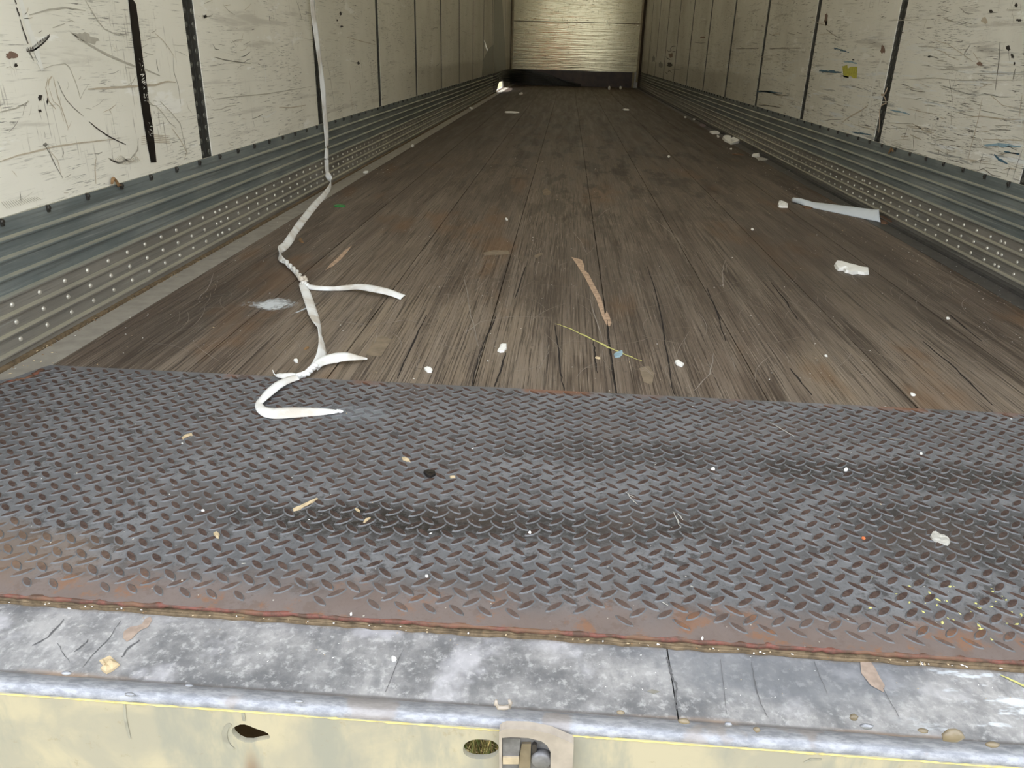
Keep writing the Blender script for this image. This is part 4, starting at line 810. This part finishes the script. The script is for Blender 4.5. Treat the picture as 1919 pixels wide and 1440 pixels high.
solid('paper_scrap', g74([(125, 345), (135, 325), (140, 290), (180, 292), (225, 305), (270, 340), (265, 370), (190, 368), (140, 362)]), 0, .012, 'foam', 'small crumpled white scrap beside the left end of the plastic bar', 'scrap', bumpy=.5)
g6 = lambda pts: [(1220+a/6, 180+b/6) for a, b in pts]
solid('foam_piece', g6([(800, 485), (820, 465), (880, 475), (900, 495), (960, 493), (1000, 510), (990, 530), (900, 550), (870, 530), (830, 515)]), 0, .02, 'foam', 'largest broken white foam chunk near the right wall base', 'foam', bumpy=.6)
solid('foam_piece', g6([(655, 410), (700, 405), (745, 403), (772, 415), (768, 432), (690, 432)]), 0, .012, 'foam', 'second white foam chunk, just beyond the largest one by the right wall', 'foam', bumpy=.5)
auto('foam_crumb', 1220+752/6, 180+460/6, 5.5, 4, .4, 0, .008, 'foam', 'small round foam crumb between the two foam chunks by the right wall', 'foam', 3)
auto('foam_crumb', 1220+900/6, 180+600/6, 5, 3, 0, 0, .006, 'foam', 'small foam crumb nearer than the largest foam chunk by right wall', 'foam', 4)
auto('foam_crumb', 1220+200/6, 180+685/6, 5.5, 3.4, 0, 0, .006, 'foam', 'lone white crumb on the dark boards left of the foam chunks', 'foam', 5)
auto('plastic_film', 1220+575/6, 180+335/6, 16, 7, .25, 0, .006, 'purple', 'dull purplish crumpled film at the right wall base', 'film', 6)
auto('foam_crumb', 1220+388/6, 180+243/6, 6, 2.4, .1, 0, .008, 'foam', 'pale crumb at right wall base beyond the purplish film, farther one', 'foam', 7)
auto('foam_crumb', 1220+483/6, 180+267/6, 5, 3, .1, 0, .008, 'foam', 'pale crumb at right wall base beyond the purplish film, nearer one', 'foam', 8)
solid('card_piece', g6([(1132, 680), (1145, 668), (1215, 658), (1222, 690), (1180, 695)]), 0, .014, 'foam', 'folded white card by the right wall with a grey flap', 'card')
solid('card_flap', g6([(1180, 696), (1225, 690), (1320, 712), (1300, 722), (1210, 727)]), 0, .004, 'gum', 'flat grey card flap under the folded white card by right wall', 'card')
auto('wood_sliver', 1220+990/6, 180+660/6, 28, 2.6, .08, 0, .004, 'board', 'thin dull wood sliver left of the folded white card', 'splinter', 9)
# rolled plastic bar
bm = new(); A = fl(1482, 380, 0); B = fl(1653, 417, 0); ax = (B-A).normalized(); sd_ = Vector((-ax.y, ax.x, 0)); 
if sd_.y < 0: sd_ = -sd_
Ln = (B-A).length; rows = []
for i in range(31):
    t = i/30; tt = min(1, max(0, (t-.02)/.22)); tot = math.radians(320*(1-tt)+48*tt); wid = .062; rad = wid/tot if tot > 0 else 9; rad = min(rad, .074); row = []
    for k in range(13):
        s = k/12-.5; a = s*tot
        # strip lies leaning away; local up/away frame
        lx = rad*math.sin(a); lz = rad*math.cos(a)-rad*math.cos(tot/2)
        lean = (.12+.62*t)*tt; off = rad*(1-tt)
        y_ = lx*math.cos(lean)-lz*math.sin(lean); z_ = lx*math.sin(lean)+lz*math.cos(lean)
        cut = (s+.5)*(-.05)*max(0, (t-.85)/.15)
        row.append(A+ax*(Ln*t+cut)+sd_*(y_+.012)+Vector((0, 0, z_+.03*math.sin(lean)*1.0+.003)))
    rows.append(row)
mz = min(p.z for r in rows for p in r)
V = [[bm.verts.new(p-Vector((0, 0, mz-.0015))-A) for p in r] for r in rows]
for a, b in zip(V[:-1], V[1:]):
    for j in range(12): bm.faces.new([a[j], a[j+1], b[j+1], b[j]])
bmesh.ops.recalc_face_normals(bm, faces=bm.faces[:]); thicken(bm, .0022)
o = obj('plastic_bar', fix(bm), 'plast', None, True); o.location = A; tag(o, 'long bluish-white plastic strip with rolled end lying toward the right wall', 'plastic strip')
solid('wood_offcut', [(1651, 419), (1645, 405), (1662, 409), (1678, 411), (1670, 419), (1660, 421)], 0, .006, 'board', 'brown wood offcut under the right end of the plastic strip', 'wood')
solid('wood_offcut', [(1502, 388), (1512, 386), (1524, 390), (1520, 392), (1508, 391)], 0, .004, 'board', 'small brown bark bit tucked before the rolled end of the plastic strip', 'wood')
G5 = lambda pts: [(640+a/3, 400+b/3) for a, b in pts]
solid('paper_scrap', G5([(876, 778), (890, 758), (893, 745), (905, 740), (928, 742), (928, 765), (912, 783), (890, 785)]), 0, .005, 'foam', 'white paper scrap near the middle of the boards before the yellow chalk line', 'scrap')
solid('paper_scrap', G5([(465, 876), (480, 868), (500, 872), (512, 885), (505, 898), (484, 897), (472, 888)]), 0, .004, 'foam', 'rounded white paper scrap on the boards right of the strap tail', 'scrap')
solid('paper_scrap', [(1264, 680), (1270, 677), (1276, 682), (1282, 684), (1278, 689), (1268, 685)], 0, .005, 'foam', 'white paper scrap at the right end of the yellow chalk line', 'scrap')
auto('paper_scrap', 555, 678, 9, 6, .3, 0, .004, 'foam', 'tiny white scrap on boards left of the lower strap knot', 'scrap', 4)
c46 = lambda pts: [(1279+a/3, 800+b/3) for a, b in pts]
solid('gum_blob', c46([(1390, 620), (1402, 600), (1420, 598), (1445, 612), (1470, 618), (1495, 635), (1505, 655), (1492, 672), (1465, 668), (1430, 655), (1400, 642)]), zt, .004, 'gum', 'flat grey oval gum-like blob on the right of the tread plate', 'blob', bumpy=.2)
def p3(x0, y0): return lambda pts: [(x0+a/3, y0+b/3) for a, b in pts]
L8 = p3(0, 800); C8 = p3(640, 800)
solid('wood_chip', L8([(1020, 68), (1045, 50), (1080, 42), (1084, 52), (1055, 62), (1028, 76)]), zt, .003, 'straw', 'straw-coloured wood chip on the tread plate below the strap end, left', 'wood chip')
solid('wood_splinter', L8([(1645, 468), (1665, 462), (1720, 435), (1785, 405), (1792, 410), (1740, 442), (1680, 472), (1650, 478)]), zt, .003, 'straw', 'longest straw-coloured splinter on the tread plate, left of centre', 'splinter')
solid('wood_chip', L8([(1200, 608), (1218, 600), (1236, 612), (1230, 632), (1215, 630)]), zt, .004, 'straw', 'squarish tan wood chip on the tread plate left of the dark stain', 'wood chip')
solid('wood_chip', C8([(338, 178), (355, 176), (380, 188), (388, 203), (370, 200), (345, 190)]), zt, .003, 'straw', 'pale oval chip on the plate above the black scrap', 'wood chip')
solid('black_scrap', C8([(460, 262), (485, 250), (528, 262), (530, 275), (500, 292), (480, 285)]), zt, .005, 'black', 'small black crumpled scrap on the tread plate', 'scrap')
solid('wood_chip', C8([(608, 284), (640, 282), (640, 290), (612, 293)]), zt, .003, 'straw', 'pale bar-shaped chip on the plate right of the black scrap', 'wood chip')
solid('wood_chip', C8([(122, 545), (135, 525), (165, 515), (150, 532), (130, 548)]), zt, .003, 'straw', 'narrow straw chip inside the dark oily stain on the plate', 'wood chip')
auto('wood_chip', 640+92/3, 800+475/3, 12, 4, .5, zt, .003, 'straw', 'dull curved chip at the left edge of the dark oily stain', 'wood chip', 7)
solid('cardboard_piece', [(0+a/4, 1080+b/4) for a, b in ((745, 640), (780, 635), (830, 612), (860, 635), (900, 670), (850, 715), (800, 738), (770, 720), (755, 700), (780, 690), (765, 665))], SZ, .004, 'straw', 'ragged tan corrugated cardboard piece on the galvanised sill, left', 'cardboard', bumpy=.5)
auto('foam_crumb', 640+295/3, 800+1313/3, 9.5, 9, 0, SZ, .004, 'foam', 'white pellet on the galvanised sill beside the thin scratch', 'pellet', 2)
auto('orange_chip', 1279+1017/3, 800+633/3, 9, 5, .1, zt, .003, 'orange', 'small orange chip on the right of the tread plate', 'chip', 2)
solid('green_clip', [(625, 386), (632, 384.5), (640, 385), (648, 386), (646, 389), (634, 388.5), (627, 388)], 0, .004, 'green', 'small green plastic clip on the boards right of the strap', 'clip')
auto('paper_strip', 957, 211.4, 31, 2.2, .03, 0, .012, 'foam', 'thin white paper strip lying far back on the boards', 'scrap', 3, 12)
auto('foam_crumb', 976, 177, 9, 2.6, -.1, 0, .02, 'foam', 'small pale crumb beside the sunlit spot at far left corner', 'foam', 5)
auto('foam_crumb', 882.5, 204.5, 8, 3.6, 0, 0, .015, 'foam', 'pale crumb at the left wall base far back', 'foam', 6)
auto('foam_crumb', 1173, 206.5, 13, 2.8, .03, 0, .012, 'foam', 'flat pale crumb far back right of the dark drips', 'foam', 6)
auto('foam_crumb', 1142, 167, 5, 4, .1, 0, .04, 'foam', 'pale lump against front kick plate, left of the pair', 'foam', 8)
auto('foam_crumb', 1163, 166.5, 5, 3.5, .1, 0, .035, 'foam', 'pale lump against front kick plate, right of the pair', 'foam', 9)
auto('foam_crumb', 686, 323.5, 11, 4, -.1, 0, .006, 'foam', 'white crumb by the left floor edge strip, nearer one', 'foam', 10)
auto('foam_crumb', 773, 274, 6, 4, -.3, 0, .008, 'foam', 'white crumb by the left floor edge strip, farther one', 'foam', 11)
auto('foam_crumb', 949, 411.5, 7, 4, .6, 0, .004, 'foam', 'white crumb alone on the boards in the middle distance', 'foam', 12)
auto('wood_chip', 1120, 672, 12, 4, .1, 0, .003, 'straw', 'pale wood chip on the boards below the chalk line', 'wood chip', 12)
solid('blue_tape', [(1150, 664), (1156, 660), (1166, 657), (1168, 663), (1162, 670), (1152, 671)], 0, .0012, 'lblue', 'small translucent blue tape fragment on the yellow chalk line', 'tape')
solid('dry_leaf', [(560, 452), (563, 448), (566, 450), (569, 456), (564, 455)], 0, .006, 'leaf', 'tiny curled brown leaf bit beside the upper strap', 'leaf')
auto('wood_chip', 575, 653.5, 11, 4.5, -.3, 0, .003, 'leaf', 'tan chip on the boards left of the lower strap', 'wood chip', 14)
for i, (x, y, L, w, lb) in enumerate(((1776, 597.5, 8, 4, 'white chip on the far right boards, upper one'), (1710, 740.5, 11, 5, 'white chip on the right boards close to the plate edge'), (1659, 766, 9, 4, 'white chip touching the front edge of the plate, right'), (1548, 668, 7, 3, 'slender white chip on the right boards in the pale worn area'), (1410, 430.5, 6, 4, 'white crumb on boards left of the plastic strip'))):
    auto('paper_chip', x, y, L, w, .3, 0 if y < 763 else 0, .003, 'foam', lb, 'chip', 20+i)
for i, (x, y, L, w, lb) in enumerate(((993, 1000.5, 7, 4, 'white crumb on the tread plate at mid width'), (1336, 881, 9, 5, 'white crumb on the plate, left one of the two by the brown patch'), (1585, 882, 8, 6, 'white crumb on the plate, right one of the two by the brown patch'), (1725.5, 852, 6, 4, 'white crumb near the front edge of plate, far right'), (381, 959, 7, 4, 'white crumb on the plate left of the longest splinter'), (800, 1082, 7, 3.5, 'white crumb on the plate near its rusty rear edge, centre'), (658, 1153, 5, 5, 'white pellet sitting on the rusty weld bead, left of centre'), (1316, 1199, 5, 4, 'white pellet on the weld bead, right of centre'))):
    auto('plate_crumb', x, y, L, w, .1, zt if y < 1110 else .006, .003, 'foam', lb, 'crumb', 30+i)
# dry leaves caught on the scuff-plate ledges
def leaf(px, X, label, w=.02, seed=1):
    c = onplane(px[0], px[1], 0, X); r = random.Random(seed); bm = new(); n_ = 7; L = []
    for i in range(n_):
        t = i/(n_-1); ww = w*.45*math.sin(math.pi*min(max(t, .04), .96))*(1+.4*r.uniform(-1, 1)); z = .004+.010*math.sin(t*5)+r.uniform(0, .003)
        L.append([bm.verts.new((-.003+r.uniform(-.001, .001), (t-.5)*w*2.2, z+ww)), bm.verts.new((.003, (t-.5)*w*2.2, z)), bm.verts.new((-.002, (t-.5)*w*2.2, z-ww))])
    for a, b in zip(L[:-1], L[1:]):
        for j in range(2): bm.faces.new([a[j], a[j+1], b[j+1], b[j]])
    thicken(bm, .0006); o = obj('dry_leaf', fix(bm), 'leaf'); o.location = c; tag(o, label, 'leaf')
leaf((219, 347), -(HW-.010), 'dry brown leaf caught on top of the left scuff plate', .019, 3)
leaf((1669, 286), HW-.010, 'dry tan leaf caught on top of the right scuff plate', .02, 5)
# countless crumbs, as one object
bm = new(); R = random.Random(101)
def crumb(bm, x, y, z, s, mi):
    a = R.uniform(0, 6.28); el = R.uniform(1, 2.6); V = [bm.verts.new((x+math.cos(a+t)*s*(el if k % 2 == 0 else 1), y+math.sin(a+t)*s*(el if k % 2 == 0 else 1), z+.0003)) for k, t in enumerate((0, 1.57, 3.14, 4.71))]; t = bm.verts.new((x, y, z+s*.9))
    for k in range(4): bm.faces.new([V[k], V[(k+1) % 4], t]).material_index = mi
    bm.faces.new(V[::-1]).material_index = mi
for i in range(1500):
    q = R.random()
    if R.random() < .25 and q > .4: continue
    if q < .3: x = R.uniform(.95, 1.235); y = 1.42+abs(R.gauss(0, 2.6))
    elif q < .42: x = R.uniform(-1.23, -1.05); y = 1.42+abs(R.gauss(0, 3))
    elif q < .8: x = R.uniform(-1.1, 1.1); y = 1.42+abs(R.gauss(0, 1.9))
    elif q < .9: x = R.uniform(-1.15, 1.15); y = R.uniform(.77, 1.4)
    else: continue
    if y < 1.4 and R.random() < .3: continue
    if y > 14: continue
    crumb(bm, x, y, 0 if y > 1.402 else zt, R.uniform(.0005, .0015)*(1 if y < 4 else 1.5), R.choice([0, 0, 1, 2]))
for i in range(60): crumb(bm, R.gauss(.42, .07), R.gauss(.80, .025), zt, R.uniform(.0008, .002), 3)
for i in range(120):                                                # grit in the left corner and along the base
    t = abs(R.gauss(0, .8)); crumb(bm, R.uniform(-1.236, -1.19 if t < .15 else -1.226), 1.34+t, .001 if R.random() < .4 else -.001, R.uniform(.001, .0022), R.choice([1, 1, 2, 4]))
for i in range(160): crumb(bm, R.uniform(-1.0, .8), R.gauss(.7095, .002), -.006, R.uniform(.0005, .0014), R.choice([0, 1, 4]))
for i in range(90): crumb(bm, R.uniform(-.9, .6), R.uniform(.645, .708), SZ, R.uniform(.0003, .0007), R.choice([0, 0, 1]))
o = obj('crumbs', bm, ['foam', 'straw', 'gum', 'chalk', 'leaf']); tag(o, 'scattered fine white and tan crumbs over floor, plate and sill', 'crumbs', kind='stuff')

# ------------------------------------------------------------------ below and outside
def earth():
    m = Mt('ground'); a = m.noise(sc=3, det=5); return m.out(m.mix(m.st(a, .4, .65), srgb(96, 98, 62), srgb(128, 112, 84)), .9)
M['ground'] = earth()
GZ = -1.12
bm = new(); bmesh.ops.create_grid(bm, x_segments=1, y_segments=1, size=1, matrix=Matrix.Translation((0, 0, GZ)) @ Matrix.Diagonal((60, 70, 1, 1))); g = obj('ground', bm, 'ground'); g['kind'] = 'structure'
bm = new(); R = random.Random(55); gc = onplane(901, 1405, 2, GZ)
for i in range(2600):
    x = gc.x+R.gauss(0, .35); y = gc.y+R.gauss(0, .3)-.1; h = R.uniform(.12, .4); a = R.uniform(0, 6.28); b = R.uniform(.1, .6)*h; w = R.uniform(.0015, .003); p = None; dx, dy = math.cos(a), math.sin(a); L = []
    for k in range(4):
        t = k/3; c_ = Vector((x+dx*b*t*t, y+dy*b*t*t, GZ+h*t)); s = Vector((-dy, dx, 0))*w*(1-t*.9); L.append((bm.verts.new(c_+s), bm.verts.new(c_-s)))
    for u, v in zip(L[:-1], L[1:]): bm.faces.new([u[0], u[1], v[1], v[0]])
tag(obj('grass', bm, 'grass'), 'unkempt grass under the trailer seen through the oval hole', 'grass', kind='stuff')
bm = new(); box(bm, (-.62, .72, -.30), (-.30, .74, -.05)); box(bm, (-.42, .67, -.28), (-.40, .72, -.06)); struct(obj('trim_90', bm, 'chassis'))
bm = new(); box(bm, (-1.2, 1.9, -.3), (1.2, 1.95, -.06)); struct(obj('trim_91', bm, 'chassis'))
# unseen trees and an added orange van, placed for reflections in the front wall
def tree(x, y, s, label):
    r = random.Random(int(x*10+y)); e = empty('tree', (x, y, GZ)); tag(e, label, 'tree')
    bm = new(); tube(bm, [(0, 0, 0), (.1, 0, 1.5*s), (0, .1, 3.2*s)], [.25*s, .18*s, .1*s], 8); obj('trunk', bm, 'bark', e)
    bm = new()
    for i in range(26):
        c = Vector((r.gauss(0, 1.2)*s, r.gauss(0, .8)*s, (2.6+r.uniform(-1.6, 2.4))*s)); t = bmesh.new(); bmesh.ops.create_icosphere(t, subdivisions=2, radius=r.uniform(.5, 1.0)*s); d = {}
        for v in t.verts: d[v] = bm.verts.new(v.co*r.uniform(.8, 1.2)+c)
        for f in t.faces: bm.faces.new([d[v] for v in f.verts])
        t.free()
    obj('crown', bm, 'crown', e)
tree(-8.6, -20, 1.35, 'bushy green tree behind the viewer, left of the orange van'); tree(-.9, -20, .75, 'smallest bushy green tree behind the viewer'); tree(6.6, -20, 1.5, 'bushy green tree behind the viewer, farthest right')
v = empty('van', (-.75, -9, GZ)); tag(v, 'orange van added behind the viewer for its reflection', 'van')
bm = new(); poly(bm, [(-1, .35), (1, .35), (1, .95), (.8, 1.6), (-.8, 1.6), (-1, .95)], [], lambda a, b, c: (a, -c, b), 3.6); obj('body', fix(bm), 'truck', v)
bm = new(); poly(bm, [(-.72, 1.0), (.72, 1.0), (.62, 1.42), (-.62, 1.42)], [], lambda a, b, c: (a, .03-c, b), .02); obj('windscreen', fix(bm), 'glass', v)
for x in (-.85, .85):
    for y in (-.7, -2.9):
        bm = new(); tube(bm, [(x-.1, y, .35), (x+.1, y, .35)], .35, 20); obj('wheel', fix(bm), 'tire', v)
